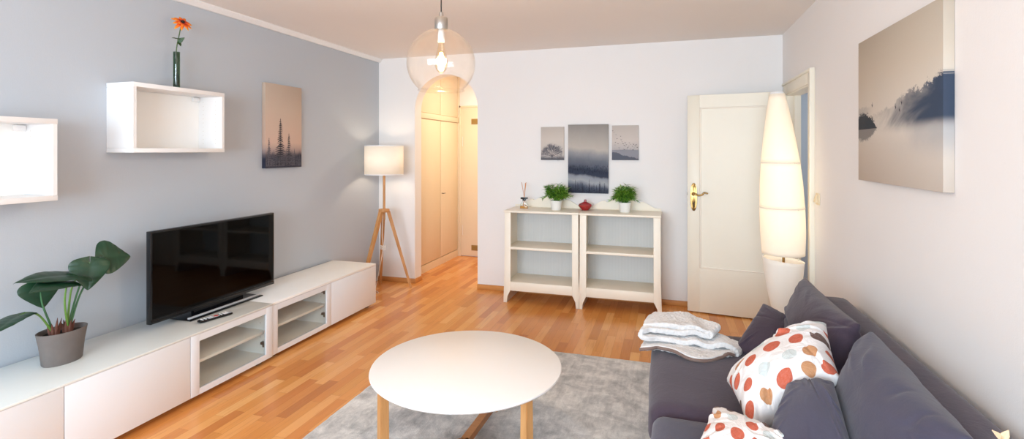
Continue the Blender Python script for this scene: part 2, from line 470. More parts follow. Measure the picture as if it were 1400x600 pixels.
# ------------------------------------------------------------------ open white door
hinge = (.925, 4.872, 0); W = .77
dr = sthing('door_1', hinge, R(-7.3), 'open white panel door with brass handle')
z0, z1 = .012, 2.0
bm = B()
box(bm, -W, -W+.105, 0, .04, z0, z1, .002); box(bm, -.105, 0, 0, .04, z0, z1, .002)
box(bm, -W+.105, -.105, 0, .04, z1-.115, z1, 0); box(bm, -W+.105, -.105, 0, .04, z0, .415, 0)
obj('door_leaf', bm, M['doorpaint'], dr, world=False)
bm = B(); box(bm, -W+.10, -.10, .012, .032, .41, z1-.11); obj('door_panel', bm, M['doorpaint'], dr, world=False)
bm = B()
for a in ((-W+.105, -W+.117, .415, z1-.115), (-.117, -.105, .415, z1-.115), (-W+.105, -.105, .415, .427), (-W+.105, -.105, z1-.127, z1-.115)):
    box(bm, a[0], a[1], .002, .014, a[2], a[3], .004)
obj('panel_moulding', bm, M['doorbead'], dr, world=False)
bm = B(); px, pz = -W+.055, 1.065
prof = [(math.copysign(.03*abs(math.cos(t))**.8, math.cos(t)) + px, pz + .128*math.sin(t)) for t in [2*PI*k/36 for k in range(36)]]
prism(bm, prof, 'y', -.009, 0, .003)
prof = [(.018*math.cos(t) + px, pz + .108*math.sin(t)) for t in [2*PI*k/28 for k in range(28)]]
prism(bm, prof, 'y', -.013, -.008, .002)
pl = obj('handle_plate', bm, M['brass'], dr, world=False); pl['label'] = 'oval ornate brass back plate'
bm = B(); tube(bm, [(px, -.012, pz+.028), (px, -.055, pz+.028)], [.012, .009]); 
tube(bm, spline([(px, -.052, pz+.03), (px+.02, -.056, pz+.028), (px+.05, -.056, pz+.018), (px+.08, -.056, pz+.03), (px+.092, -.056, pz+.044), (px+.11, -.054, pz+.042), (px+.125, -.054, pz+.036)]), [.009]*8+[.008]*24+[.007]*16+[.004])
bmesh.ops.create_uvsphere(bm, u_segments=16, v_segments=10, radius=.016, matrix=Matrix.Translation((px, -.05, pz+.03)))
h = obj('door_handle', bm, M['brass'], dr, world=False); h['label'] = 'curved brass lever'
bm = B(); prism(bm, [(px-.006, pz-.07), (px+.006, pz-.07), (px+.006, pz-.05), (px-.006, pz-.05)], 'y', -.0145, -.012); obj('keyhole', bm, M['gap'], dr, world=False)
bm = B(); box(bm, -W-.002, -W+.001, .012, .028, 1.02, 1.16); box(bm, -W-.006, -W, .014, .026, 1.075, 1.105); obj('latch_plate', bm, M['darkgrey'], dr, world=False)

# light switch
t = thing('light_switch', 'small cream light switch on the white wall right of the door frame', 'light switch', (XR, 3.975, 1.156))
bm = B(); box(bm, XR-.01, XR, 3.935, 4.015, 1.116, 1.196, .004); obj('switch_plate', bm, M['switch'], t)
bm = B(); prism(bm, [(XR-.028, 1.135), (XR-.01, 1.13), (XR-.01, 1.182), (XR-.016, 1.182)], 'y', 3.952, 3.998, .002); obj('rocker', bm, M['switch'], t)

# ------------------------------------------------------------------ hallway wardrobe and end door
t = thing('wardrobe', 'cream built-in wardrobe with tall double doors in the hallway beyond the arch', 'wardrobe', ((XL+XWARD)/2, 6, 0))
bm = B(); box(bm, XL+.002, XWARD-.022, YB+.155, YHALL-.002, 0, ZC-.005)
box(bm, XWARD-.022, XWARD, YB+.155, YHALL-.002, 0, .09); obj('carcass', bm, M['wardrobe'], t)
def wdoor(y0, y1, a, b):
    bm = B(); box(bm, XWARD-.022, XWARD-.002, y0, y1, a, b, .002); return obj('door', bm, M['wardrobe'], t)
wdoor(5.30, 5.475, .1, 1.88); da = wdoor(5.48, 6.073, .1, 1.88); db = wdoor(6.083, 6.64, .1, 1.88)
wdoor(5.30, 5.475, 1.96, ZC-.02); wdoor(5.48, 6.073, 1.96, ZC-.02); wdoor(6.083, 6.64, 1.96, ZC-.02)
bm = B(); box(bm, XWARD-.022, XWARD+.012, YB+.155, YHALL-.002, 1.885, 1.955, .004); obj('cornice', bm, M['wardrobe'], t)
bm = B(); box(bm, XWARD-.022, XWARD+.012, 6.645, YHALL-.002, 0, ZC-.005, .003); obj('end_post', bm, M['wardrobe'], t)
bm = B(); tube(bm, [(XWARD-.002, 6.115, .93), (XWARD+.03, 6.115, .93)], [.005, .005]); tube(bm, [(XWARD+.03, 6.10, .93), (XWARD+.03, 6.15, .93)], .005)
k = obj('knob', bm, M['darkgrey'], db)
dh = sthing('door_2', (-2.45, YHALL-.01, 0), 0, 'cream flush hallway door with two brass vents')
bm = B(); box(bm, -2.82, -2.0, YHALL-.03, YHALL-.002, .01, 2.10, .003); box(bm, -2.77, -2.04, YHALL-.038, YHALL-.028, .03, 2.06, .003); obj('door_leaf', bm, M['wardrobe'], dh)
bm = B(); box(bm, -2.845, -2.82, YHALL-.04, YHALL-.002, 0, 2.125, .003); box(bm, -2.845, -1.98, YHALL-.04, YHALL-.002, 2.1, 2.125, .003); obj('door_frame', bm, M['wardrobe'], dh)
for zz in (1.862, .09):
    bm = B(); box(bm, -2.655, -2.5, YHALL-.046, YHALL-.036, zz, zz+.075, .002)
    for q in range(4): box(bm, -2.645, -2.51, YHALL-.05, YHALL-.044, zz+.01+q*.016, zz+.018+q*.016)
    obj('vent', bm, M['vent'], dh)
for zz in (1.55, .3):
    bm = B(); tube(bm, [(-2.79, YHALL-.04, zz), (-2.79, YHALL-.04, zz+.14)], .006); obj('hinge', bm, M['doorbead'], dh)

# ------------------------------------------------------------------ TV benches
XF = -2.68
def bench(name, label, y0, y1, doors, ztop, glass_top, xf):
    t = thing(name, label, 'TV bench', (-2.93, (y0+y1)/2, 0)); xb = XL+.02
    zb = .035; zt = ztop - (.012 if glass_top else 0)
    for yy in (y0+.05, y1-.09):
        for xx in (xb+.04, xf-.09): obj('foot', box(B(), xx, xx+.04, yy, yy+.04, 0, zb), M['darkgrey'], t)
    bm = B()
    box(bm, xb, xf-.02, y0, y1, zb, zb+.018); box(bm, xb, xf-(.02 if glass_top else .0), y0, y1, zt-.018, zt, .0015)
    box(bm, xb, xb+.008, y0, y1, zb, zt)
    ys = [y0] + [d[1] for d in doors]
    for i, yy in enumerate(ys):
        a = yy if i == 0 else yy-.018; b = a + (.018 if i in (0, len(ys)-1) else .036)
        if i == len(ys)-1: a, b = yy-.018, yy
        elif i > 0: a, b = yy-.018, yy+.018
        box(bm, xb, xf-.02, a, b, zb+.018, zt-.018)
    obj('carcass', bm, M['whitein'], t)
    if glass_top:
        bm = B(); box(bm, xb, xf+.003, y0, y1, zt, ztop, .002); o = obj('glass_top', bm, M['topglass'], t); o['label'] = 'glossy white glass top'
    zt2 = zt - (.002 if glass_top else .02)
    for a, b, kind in doors:
        a += .002; b -= .002
        if kind == 'solid':
            bm = B(); box(bm, xf-.018, xf, a, b, zb, zt2, .0015); obj('door', bm, M['gloss'], t)
        else:
            fz0, fz1, fy = .036, .042, .058
            bm = B(); box(bm, xf-.018, xf, a, a+fy, zb, zt2, .0012); box(bm, xf-.018, xf, b-fy, b, zb, zt2, .0012)
            box(bm, xf-.018, xf, a+fy, b-fy, zb, zb+fz0); box(bm, xf-.018, xf, a+fy, b-fy, zt2-fz1, zt2)
            d = obj('door', bm, M['gloss'], t); d['label'] = 'white framed glass door'
            bm = B(); box(bm, xf-.011, xf-.007, a+fy-.01, b-fy+.01, zb+fz0-.01, zt2-fz1+.01); p = obj('pane', bm, M['pane'], d)
            for zz in ((zb+.09,) if a < 2.6 else (zb+.09, zt2-.075)):
                bm = B(); box(bm, xf-.07, xf-.02, b-.018-.022, b-.017, zz, zz+.02, .003); box(bm, xf-.034, xf-.018, b-.06, b-.03, zz-.006, zz+.028, .003)
                obj('hinge', bm, M['darkgrey'], d)
            bm = B(); zz = .5*(zb+zt2)-.0; box(bm, xb+.01, xf-.04, a+.016, b-.016, zz-.01, zz+.008, .001); obj('shelf', bm, M['whitein'], t)
            bm = B()
            for q in range(5):
                for xx in (xb+.06, xf-.09):
                    bmesh.ops.create_cone(bm, cap_ends=True, segments=8, radius1=.0025, radius2=.0025, depth=.002, matrix=Matrix.Translation((xx, b-.0165, .12+q*.05)) @ Matrix.Rotation(PI/2, 4, 'X'))
            o = obj('peg_holes', bm, M['darkgrey'], t); o['kind'] = 'stuff'
    return t
bench('tv_bench', 'long low white bench with glass top under the television and potted plant', .99, 2.929, [(.99, 1.635, 'solid'), (1.635, 2.285, 'solid'), (2.285, 2.929, 'glass')], .41, True, XF)
bench('tv_bench', 'shorter low white bench section nearest the tripod lamp, one glass door', 2.932, 4.272, [(2.932, 3.598, 'glass'), (3.598, 4.272, 'solid')], .408, False, XF-.012)

# wall boxes
def wallbox(y0, y1, z0, z1, label):
    t = thing('wall_shelf', label, 'wall shelf', (XL+.11, (y0+y1)/2, z0), 0, 'white open box shelves on the grey wall'); xf = XL+.22
    for a, b, c, d, nm in ((y0, y1, z1-.026, z1, 'top_panel'), (y0, y1, z0, z0+.026, 'bottom_panel')):
        bm = B(); box(bm, XL+.001, xf, a, b, c, d, .0012); obj(nm, bm, M['white'], t)
    for a, b in ((y0+.001, y0+.02), (y1-.02, y1-.001)):
        bm = B(); box(bm, XL+.001, xf-.0015, a, b, z0+.0265, z1-.0265); 
        face = a if a > y0+.1 else b
        for q in range(11):
            for xx in (XL+.05, XL+.16):
                bmesh.ops.create_cone(bm, cap_ends=True, segments=8, radius1=.0026, radius2=.0026, depth=.0016, matrix=Matrix.Translation((xx, face, z0+.06+q*(z1-z0-.12)/10)) @ Matrix.Rotation(PI/2, 4, 'X'))
        for f in bm.faces:
            if len(f.verts) == 8 or (max((v.co - f.calc_center_median()).length for v in f.verts) < .003): f.material_index = 1
        obj('side_panel', bm, [M['white'], M['canvas_edge']], t)
    bm = B(); box(bm, XL+.001, XL+.008, y0+.02, y1-.02, z0+.026, z1-.026); obj('back_panel', bm, M['whitein'], t)
    bm = B(); box(bm, XL+.008, XL+.022, y1-.075, y1-.022, z1-.06, z1-.03, .002); obj('bracket_cover', bm, M['white'], t)
wallbox(2.17, 2.805, 1.479, 1.893, 'white open box shelf on the wall carrying the orange flower vase')
wallbox(1.14, 1.788, 1.237, 1.652, 'lower empty white box shelf cut off by the left edge')

# ------------------------------------------------------------------ television
t = thing('television', 'large flat black television standing on the white bench', 'television', (-2.96, 2.74, .41))
y0, y1, zb, zt = 2.245, 3.235, .452, 1.008; xs = -2.945
bm = B(); box(bm, xs-.035, xs, y0, y1, zb, zt, .004); box(bm, xs-.07, xs-.03, y0+.15, y1-.15, zb+.04, zt-.15, .012); obj('casing', bm, M['black'], t)
bm = B(); box(bm, xs-.001, xs+.0015, y0+.012, y1-.012, zb+.03, zt-.012); obj('screen', bm, M['screen'], t)
bm = B(); box(bm, xs-.002, xs+.004, y0+.003, y1-.003, zb+.002, zb+.024, .003); obj('lower_bezel', bm, M['black'], t)
bm = B(); box(bm, xs-.12, xs+.06, 2.46, 3.06, .41, .418, .003); box(bm, xs-.045, xs-.015, 2.55, 2.95, .415, .47, .004); sd = obj('stand', bm, M['black'], t)
bm = B(); box(bm, xs+.018, xs+.038, 2.47, 3.05, .417, .427, .004); obj('stand_strip', bm, M['silver'], sd)

t = thing('remote_control', 'slim remote control lying on the bench in front of the television', 'remote control', (-2.79, 2.555, .41), R(-12))
bm = B(); softbox(bm, (0, 0, .009), (.022, .105, .008), .007, 8); obj('body', bm, M['black'], t, world=False)
bm = B(); box(bm, -.019, .019, -.045, .02, .0165, .0176); box(bm, -.019, .019, .05, .1, .0165, .0176); o = obj('faceplate', bm, M['silver'], t, world=False)
bm = B()
for i in range(3):
    for j in range(9):
        if 4 <= j <= 5: continue
        bmesh.ops.create_cone(bm, cap_ends=True, segments=10, radius1=.0042, radius2=.0036, depth=.003, matrix=Matrix.Translation((-.012+i*.012, -.085+j*.02, .0185)))
bmesh.ops.create_cone(bm, cap_ends=True, segments=20, radius1=.014, radius2=.013, depth=.003, matrix=Matrix.Translation((0, .005, .0185)))
for k, f in enumerate(bm.faces): f.material_index = (int(f.calc_center_median().y*50) % 5 == 0) * 1
redb = plain('remote_button_red', '#b3392c', .5); obj('buttons', bm, [M['white'], redb], t, world=False)

# ------------------------------------------------------------------ philodendron in a pot
pc = Vector((-2.975, 1.805, .41))
t = thing('potted_philodendron', 'large-leaved green plant in a grey oval pot on the bench', 'potted plant', pc)
bm = B(); prof = [(.0, .0), (.078, .0), (.083, .006), (.093, .10), (.103, .158), (.104, .165), (.097, .165), (.092, .14)]
lathe(bm, prof, pc, 48, sx=.78, sy=1.04); obj('pot', bm, M['concrete'], t)
bm = B(); lathe(bm, [(0.001, .145), (.05, .147), (.093, .142)], pc, 40, sx=.78, sy=1.04); obj('soil', bm, M['soil'], t)
def leaf_bm(bm, base, tip, nrm, width, droop=.06, fold=.25, wave=.1, n=16, mcol=0, thick=.0):
    base, tip = Vector(base), Vector(tip); ax = tip - base; L = ax.length; d = ax.normalized()
    nrm = Vector(nrm); nrm = (nrm - d*nrm.dot(d)).normalized(); sd = d.cross(nrm)
    rows = []
    for i in range(n+1):
        s_ = i/n; tt = -.22 + 1.22*s_                     # heart lobes reach behind the petiole
        w_ = width * .5 * (max(0, math.sin(PI * min(1, s_**.62)))**.75) * (1.12 - .35*s_)
        if s_ == 1: w_ = .001
        row = []
        for j in range(-6, 7):
            q = j/6
            along = tt * L
            if tt < .12: along = max(along, (.12 - .34*abs(q)**.6) * L) if abs(q) < .35 else along
            z = -droop*L*max(tt, 0)**2 * 1.5 + abs(q)*w_*fold - (q*q)*w_*.35*fold*3 + wave*width*.2*math.sin(s_*9 + q*2)*abs(q) 
            z += .012*width*math.cos(s_*40)*abs(q)**.5*4*.3
            row.append(bm.verts.new(base + d*along + sd*q*w_ + nrm*z))
        rows.append(row)
    for a, b in zip(rows, rows[1:]):
        for j in range(12):
            f = bm.faces.new((a[j], a[j+1], b[j+1], b[j])); f.material_index = mcol
    return bm
def solid(o, th, sub=0):
    m = o.modifiers.new('thickness', 'SOLIDIFY'); m.thickness = th; m.offset = 0
    if sub: m = o.modifiers.new('sub', 'SUBSURF'); m.levels = sub; m.render_levels = sub
    return o
leaves = [  # petiole joint, tip, normal, width, stem root
 ((-2.98, 2.000, .905), (-2.94, 2.135, .895), (.72, -.42, .6), .205, (-2.975, 1.84, .58)),
 ((-2.96, 1.925, .895), (-2.92, 1.895, .76), (.85, -.35, .35), .175, (-2.98, 1.835, .58)),
 ((-2.96, 1.865, .835), (-2.90, 1.585, .922), (.25, .15, 1.), .18, (-2.97, 1.825, .59)),
 ((-2.93, 1.80, .825), (-2.83, 1.60, .865), (.3, .1, .9), .15, (-2.96, 1.82, .59)),
 ((-3.03, 1.735, .82), (-3.0, 1.745, .70), (.95, -.2, .25), .17, (-3.0, 1.775, .585)),
 ((-2.96, 1.62, .705), (-2.88, 1.47, .70), (-.17, .1, .98), .15, (-2.98, 1.765, .575)),
]
for k, (b, tp, n_, w_, rt) in enumerate(leaves):
    b, tp, rt = Vector(b), Vector(tp), Vector(rt)
    bm = B()
    if k == 5: mid = [rt, rt.lerp(b, .35) + Vector((0, -.01, .055)), rt.lerp(b, .7) + Vector((0, -.01, .04)), b]
    elif k == 0: mid = [rt, rt.lerp(b, .5) + Vector((0, -.025, .0)), b]
    elif k == 2: mid = [rt, rt.lerp(b, .6) + Vector((0, -.012, .02)), b]
    else: mid = [rt, rt.lerp(b, .5) + Vector((0, -.012 if k != 1 else -.008, .01)), b]
    pts_ = spline(mid, 10); m_ = len(pts_)
    tube(bm, pts_, [.0055 - .0022*i/m_ for i in range(m_)], 8)
    st = obj('stem', bm, M['stem'] if k in (2, 3, 5) else M['stem2'], t)
    bm = B(); leaf_bm(bm, b, tp, n_, w_, droop=.12, fold=.22 if k != 2 else .3)
    lf = obj('leaf', bm, M['leaf'], t, auto=False); solid(lf, .0016, 1)
bm = B(); rnd = random.Random(4)
for cxx, cyy in ((-2.975, 1.83), (-2.985, 1.775)):
    for k in range(6):
        a = k*1.1; q = Vector((cxx + .01*math.cos(a), cyy + .012*math.sin(a), .55))
        tube(bm, [q, q + Vector((.006*math.cos(a), .008*math.sin(a), .035)), q + Vector((.016*math.cos(a), .018*math.sin(a), .06+rnd.random()*.03))], [.010, .008, .001], 6)
obj('leaf_sheath', bm, M['bark'], t)

# ------------------------------------------------------------------ vase with the orange flower
vp = Vector((-3.09, 2.532, 1.893))
t = thing('bud_vase', 'slim green glass tube vase standing on the upper box shelf', 'vase', vp)
bm = B(); lathe(bm, [(.001, 0), (.0185, 0), (.0195, .003), (.0195, .245), (.0165, .245), (.0165, .02), (.001, .02)], vp, 28); obj('glass_tube', bm, M['vase_green'], t)
bm = B(); lathe(bm, [(.001, .021), (.016, .021), (.016, .09), (.001, .09)], vp, 24); obj('water', bm, glass_mat('vase_water', '#a8c0a4', .1), t)
t = thing('orange_flower', 'single orange flower with dark centre standing in the green glass vase', 'flower', vp + Vector((0, 0, .022)))
top = Vector((-3.06, 2.55, 2.335)); root = vp + Vector((.008, .004, .024))
bm = B(); tube(bm, spline([root, vp + Vector((-.004, -.003, .15)), vp + Vector((.003, -.002, .27)), Vector((-3.08, 2.540, 2.24)), top - Vector((.004, .004, .006))]), .0032, 8); obj('stem', bm, M['flower_stem'], t)
fn = Vector((.75, -.25, .55)).normalized(); fm = frame_mat(fn, (0, 0, 1))
bm = B(); uvl = bm.loops.layers.uv.new('UVMap'); rnd = random.Random(7)
for ring, (cnt, ln, tilt) in enumerate(((11, .058, -.15), (9, .046, .25))):
    for k in range(cnt):
        a = 2*PI*k/cnt + ring*.3 + rnd.uniform(-.12, .12); L = ln*rnd.uniform(.85, 1.15); tl = tilt + rnd.uniform(-.25, .25)
        d = Vector((math.cos(a), math.sin(a), 0)); sd = Vector((-math.sin(a), math.cos(a), 0)); prev = None
        for i in range(7):
            s_ = i/6; w_ = .0105*math.sin(PI*min(1, .12+s_*.86))**.7
            p = d*(.006 + L*s_*math.cos(tl)) + Vector((0, 0, L*s_*math.sin(tl) - .012*s_*s_)); row = [bm.verts.new(top + fm @ (p + sd*w_*q + Vector((0, 0, abs(q)*.002)))) for q in (-1, 0, 1)]
            if prev:
                for j in (0, 1):
                    f = bm.faces.new((prev[0][j], prev[0][j+1], row[j+1], row[j]))
                    for lp, u in zip(f.loops, (prev[1], prev[1], s_, s_)): lp[uvl].uv = (u, .5)
            prev = (row, s_)
o = obj('petals', bm, M['petal'], t, auto=False); solid(o, .0008); o['label'] = 'orange petals'
bm = B(); bmesh.ops.create_uvsphere(bm, u_segments=16, v_segments=10, radius=.011, matrix=Matrix.Translation(top + fn*.005)); obj('flower_centre', bm, M['eye'], t)
bm = B()
for k in range(7):
    a = 2*PI*k/7; d = fm @ Vector((math.cos(a), math.sin(a), -.35)); leaf_bm(bm, top - fn*.006, top - fn*.006 + d*.034, fn, .012, n=8)
o = obj('sepals', bm, M['flower_leaf'], t, auto=False); solid(o, .0008)
for a_, b_, n_, w_ in (((-3.078, 2.54, 2.225), (-3.06, 2.475, 2.222), (.4, 0, .9), .03), ((-3.078, 2.54, 2.21), (-3.05, 2.555, 2.235), (.8, -.3, .3), .03), ((-3.078, 2.54, 2.20), (-3.05, 2.53, 2.175), (.8, -.3, .3), .022)):
    o = obj('leaf', leaf_bm(B(), a_, b_, n_, w_, n=10), M['flower_leaf'], t, auto=False); solid(o, .0008)

# ------------------------------------------------------------------ canvases
def canvas_bm(x0, x1, y0, y1, z0, z1): return box(B(), x0, x1, y0, y1, z0, z1, .0015)
def art(name, fn_, sax, flip):
    s = NT(name); g = s.xyz(s.coord('Generated')); S = g[0] if sax == 0 else g[1]
    if flip: S = s.math('SUBTRACT', 1., S)
    T = s.math('SUBTRACT', 1., g[2])            # 0 at the top, 1 at the bottom
    s.base(fn_(s, S, T), .8, spec=.15); return s.m
# tall pines canvas on the grey wall
def a_pines(s, S, T):
    c = s.ramp(T, [(0, '#b9a899'), (.3, '#c6b3a3'), (.7, '#cdb3a4'), (.85, '#8d8184')])
    n = s.noise(s.vec(S, T), 6, 4)
    m = s.step(s.math('ADD', T, s.math('MULTIPLY', n, .12)), .84, .96)
    return s.mix(m, c, hx('#2c3040'))
t = thing('canvas_picture', 'narrow portrait canvas of tall dark pine trees on the grey wall', 'picture', (XL, 3.593, 1.346))
bm = canvas_bm(XL+.001, XL+.035, 3.378, 3.809, 1.346, 2.052); obj('canvas', bm, art('pine_print', a_pines, 1, False), t)
ink = plain('print_ink_dark', '#32323c', .85, var=.3, scale=40); inkm = plain('print_ink_mid', '#5b5a64', .85, var=.2, scale=40); inkb = plain('print_ink_navy', '#232839', .85, var=.2, scale=60)
def flat(bm, P, pts2, mi=0):
    vs = [bm.verts.new(P(*p)) for p in pts2]
    try: f = bm.faces.new(vs); f.material_index = mi
    except ValueError: pass
def pine(bm, P, x, zb, zt, w, rnd, mi=0, n=14):
    flat(bm, P, [(x-.002, zb), (x+.002, zb), (x+.0008, zt), (x-.0008, zt)], mi)
    for i in range(n):
        s_ = i/n; z = zt - (zt-zb)*(.03+.95*s_); ww = w*(.12 + .88*s_**.8)*rnd.uniform(.55, 1.1); hh = (zt-zb)/n*rnd.uniform(.7, 1.25)
        flat(bm, P, [(x, z+hh*.6), (x-ww*.6, z+hh*.1), (x-ww, z-hh*.55), (x-ww*.45, z-hh*.2), (x, z-hh*.15)], mi)
        ww = w*(.12 + .88*s_**.8)*rnd.uniform(.55, 1.1)
        flat(bm, P, [(x, z+hh*.6), (x, z-hh*.15), (x+ww*.45, z-hh*.2), (x+ww, z-hh*.55), (x+ww*.6, z+hh*.1)], mi)
xx = XL+.0356; Pl = lambda a, b: (xx + .0001*random.random(), 3.378+a, 1.346+b)
bm = B(); rnd = random.Random(3); random.seed(1)
for k in range(26): pine(bm, Pl, .012 + k*.0163, .003, rnd.uniform(.09, .165), .026, rnd, 1, 9)
pine(bm, Pl, .17, .003, .42, .085, rnd, 0, 24); pine(bm, Pl, .27, .003, .295, .058, rnd, 0, 17); pine(bm, Pl, .04, .003, .25, .045, rnd, 1, 15)
for k in range(14): pine(bm, Pl, .02 + k*.0300, .003, rnd.uniform(.06, .12), .02, rnd, 2, 8)
for v in bm.verts: v.co.y = min(max(v.co.y, 3.380), 3.807)
obj('printed_trees', bm, [ink, inkm, inkb], t, smooth=False)

# lake in the mist on the right wall
def a_lake(s, S, T):
    v = s.vec(S, T); n1 = s.noise(v, 5, 6, .6, .3); n2 = s.noise(v, 34, 5, .75); n3 = s.noise(v, 2.6, 4, .6, 1.)
    c = s.ramp(T, [(0, '#b3a899'), (.25, '#c0b5a6'), (.45, '#c9c0b4'), (.62, '#cfc8bf'), (.75, '#c8bfb5'), (1, '#bfb3a7')])
    top = s.math('SUBTRACT', s.math('SUBTRACT', .60, s.math('MULTIPLY', S, .22)), s.math('MULTIPLY', s.math('SUBTRACT', n1, .5), .16))
    top = s.math('SUBTRACT', top, s.math('MULTIPLY', s.math('SUBTRACT', n2, .5), .12))
    hill = s.math('MULTIPLY', s.step(s.math('SUBTRACT', T, top), -.006, .012), s.step(T, .69, .60))
    fog = s.step(s.math('ADD', s.math('MULTIPLY', n3, 1.), s.math('MULTIPLY', S, .55)), .48, 1.05)
    c = s.mix(s.math('MULTIPLY', hill, fog), c, hx('#3b4658'))
    far = s.math('MULTIPLY', s.step(s.math('SUBTRACT', T, s.math('SUBTRACT', .47, s.math('MULTIPLY', s.math('SUBTRACT', n2, .5), .08))), 0., .02), s.step(T, .60, .5))
    c = s.mix(s.math('MULTIPLY', far, s.step(S, .25, .1, .0, .28)), c, hx('#5d6470'))
    refl = s.math('MULTIPLY', s.step(T, .62, .68), s.step(T, .86, .68)); refl = s.math('MULTIPLY', refl, s.step(s.math('ADD', S, s.math('MULTIPLY', n3, .5)), .75, 1.25, 0., .45))
    c = s.mix(refl, c, hx('#6f7b8b'))
    # islet with reflection at the left
    dx = s.math('DIVIDE', s.math('SUBTRACT', S, .09), .22)
    up = s.math('SUBTRACT', s.math('MULTIPLY', s.math('SUBTRACT', 1., s.math('MULTIPLY', dx, dx)), .135), s.math('MULTIPLY', s.math('SUBTRACT', n2, .4), .16))
    dn = s.math('SUBTRACT', s.math('MULTIPLY', s.math('SUBTRACT', 1., s.math('MULTIPLY', dx, dx)), .10), s.math('MULTIPLY', s.math('SUBTRACT', n2, .4), .10))
    A = s.math('MULTIPLY', s.step(s.math('SUBTRACT', T, s.math('SUBTRACT', .635, up)), 0., .012), s.math('LESS_THAN', T, .635))
    Bm = s.math('MULTIPLY', s.step(s.math('SUBTRACT', s.math('ADD', .635, dn), T), 0., .02), s.math('GREATER_THAN', T, .635))
    c = s.mix(A, c, hx('#3a3f46')); c = s.mix(s.math('MULTIPLY', Bm, .75), c, hx('#5c5c60'))
    return c
t = thing('canvas_picture', 'large square canvas of a misty lake on the white wall above the sofa', 'picture', (XR, 2.65, 1.34))
bm = canvas_bm(XR-.036, XR-.001, 2.222, 3.086, 1.338, 2.052); obj('canvas', bm, art('lake_print', a_lake, 1, True), t)
Pk = lambda a, b: (XR-.0365, 3.086-a, 1.338+b)
bm = B()
for a, b in ((.19, .375), (.46, .345), (.52, .36), (.5, .33)):
    flat(bm, Pk, [(a-.008, b+.006), (a, b), (a+.002, b+.016), (a+.006, b-.004), (a, b-.012)])
obj('printed_birds', bm, ink, t, smooth=False)

# three canvases over the bookcases
def a_mist(s, S, T):
    v = s.vec(S, T); n = s.noise(v, 4, 5, .6, .6); n2 = s.noise(s.vec(s.math('MULTIPLY', S, 3.), s.math('MULTIPLY', T, 1.3)), 16, 6, .75)
    TT = s.math('ADD', T, s.math('MULTIPLY', s.math('SUBTRACT', n, .5), .10)); TT = s.math('ADD', TT, s.math('MULTIPLY', s.math('SUBTRACT', .5, S), .06))
    c = s.ramp(TT, [(0, '#8b8884'), (.15, '#a19c97'), (.35, '#b6afa8'), (.43, '#8f9094'), (.52, '#6d717b'), (.60, '#5a5f6c'), (.66, '#363c4c'), (.735, '#3a4050'), (.77, '#8b8f98'), (.83, '#a0a3a8'), (.90, '#5c6373'), (1, '#343a4b')])
    return s.mix(s.math('MULTIPLY', s.step(n2, .5, .62), s.math('MULTIPLY', s.step(T, .56, .63), s.step(T, .75, .70))), c, hx('#232836'))
def a_tree(s, S, T):
    return s.ramp(T, [(0, '#b8b0a9'), (.4, '#c9c0b8'), (.85, '#c4bcb6'), (.93, '#8b898c'), (1, '#4a4a55')])
def a_birds(s, S, T):
    n = s.noise(s.vec(S, T), 3, 3)
    c = s.ramp(T, [(0, '#b9b1ab'), (.45, '#c7beb8'), (.68, '#b3aeae')])
    h1 = s.step(s.math('SUBTRACT', T, s.math('SUBTRACT', .76, s.math('MULTIPLY', n, .14))), 0., .02); c = s.mix(h1, c, hx('#8e8f97'))
    h2 = s.step(s.math('SUBTRACT', T, s.math('ADD', s.math('ADD', .76, s.math('MULTIPLY', S, .2)), s.math('MULTIPLY', s.math('SUBTRACT', n, .5), .25))), 0., .015)
    return s.mix(h2, c, hx('#5e626e'))
yf = YB-.03
t = thing('canvas_picture', 'tall portrait canvas of a misty forest above the bookcases, largest of the trio', 'picture', (-.78, YB, 1.06))
bm = canvas_bm(-.985, -.580, yf, YB-.001, 1.062, 1.755); obj('canvas', bm, art('mist_print', a_mist, 0, False), t)
Pm = lambda a, b: (-.985+a, yf-.0006-.0001*random.random(), 1.062+b)
bm = B(); rnd = random.Random(9)
for k in range(30): pine(bm, Pm, .01+k*.0133, .003, rnd.uniform(.05, .11), .011, rnd, 0, 8)
for x_, z_ in ((.075, .135), (.215, .14), (.10, .11), (.32, .12), (.15, .105)): pine(bm, Pm, x_, .003, z_, .013, rnd, 0, 12)
for v in bm.verts: v.co.x = min(max(v.co.x, -.983), -.582)
obj('printed_trees', bm, inkb, t, smooth=False)
t = thing('canvas_picture', 'small canvas of a bare branching tree, left of the tall misty forest canvas', 'picture', (-1.15, YB, 1.395))
bm = canvas_bm(-1.272, -1.030, yf+.008, YB-.001, 1.395, 1.735); obj('canvas', bm, art('tree_print', a_tree, 0, False), t)
bm = B(); rnd = random.Random(12)
def branch(x, z, ang, L, w, dep):
    x2 = x + L*math.cos(ang); z2 = z + L*math.sin(ang)
    x2 = min(max(x2, .004), .238); nx, nz = -math.sin(ang), math.cos(ang)
    y_ = yf+.0074-.0001*rnd.random()
    vs = [bm.verts.new((-1.272+a, y_, 1.395+b)) for a, b in ((x-nx*w, z-nz*w), (x+nx*w, z+nz*w), (x2+nx*w*.6, z2+nz*w*.6), (x2-nx*w*.6, z2-nz*w*.6))]
    bm.faces.new(vs)
    if dep:
        for q in range(3 if dep > 1 else 2):
            branch(x2, z2, ang + rnd.uniform(-.75, .75) + (q-1)*.35, L*rnd.uniform(.66, .86), w*.62, dep-1)
        if dep > 3: branch(x+(x2-x)*.6, z+(z2-z)*.6, ang + rnd.choice((-1, 1))*1.0, L*.85, w*.5, dep-2)
branch(.118, .004, PI/2, .035, .0042, 0); 
for a in (.5, .9, 1.3, 1.6, 1.95, 2.35, 2.75): branch(.118, .035, a, .038, .0028, 5)
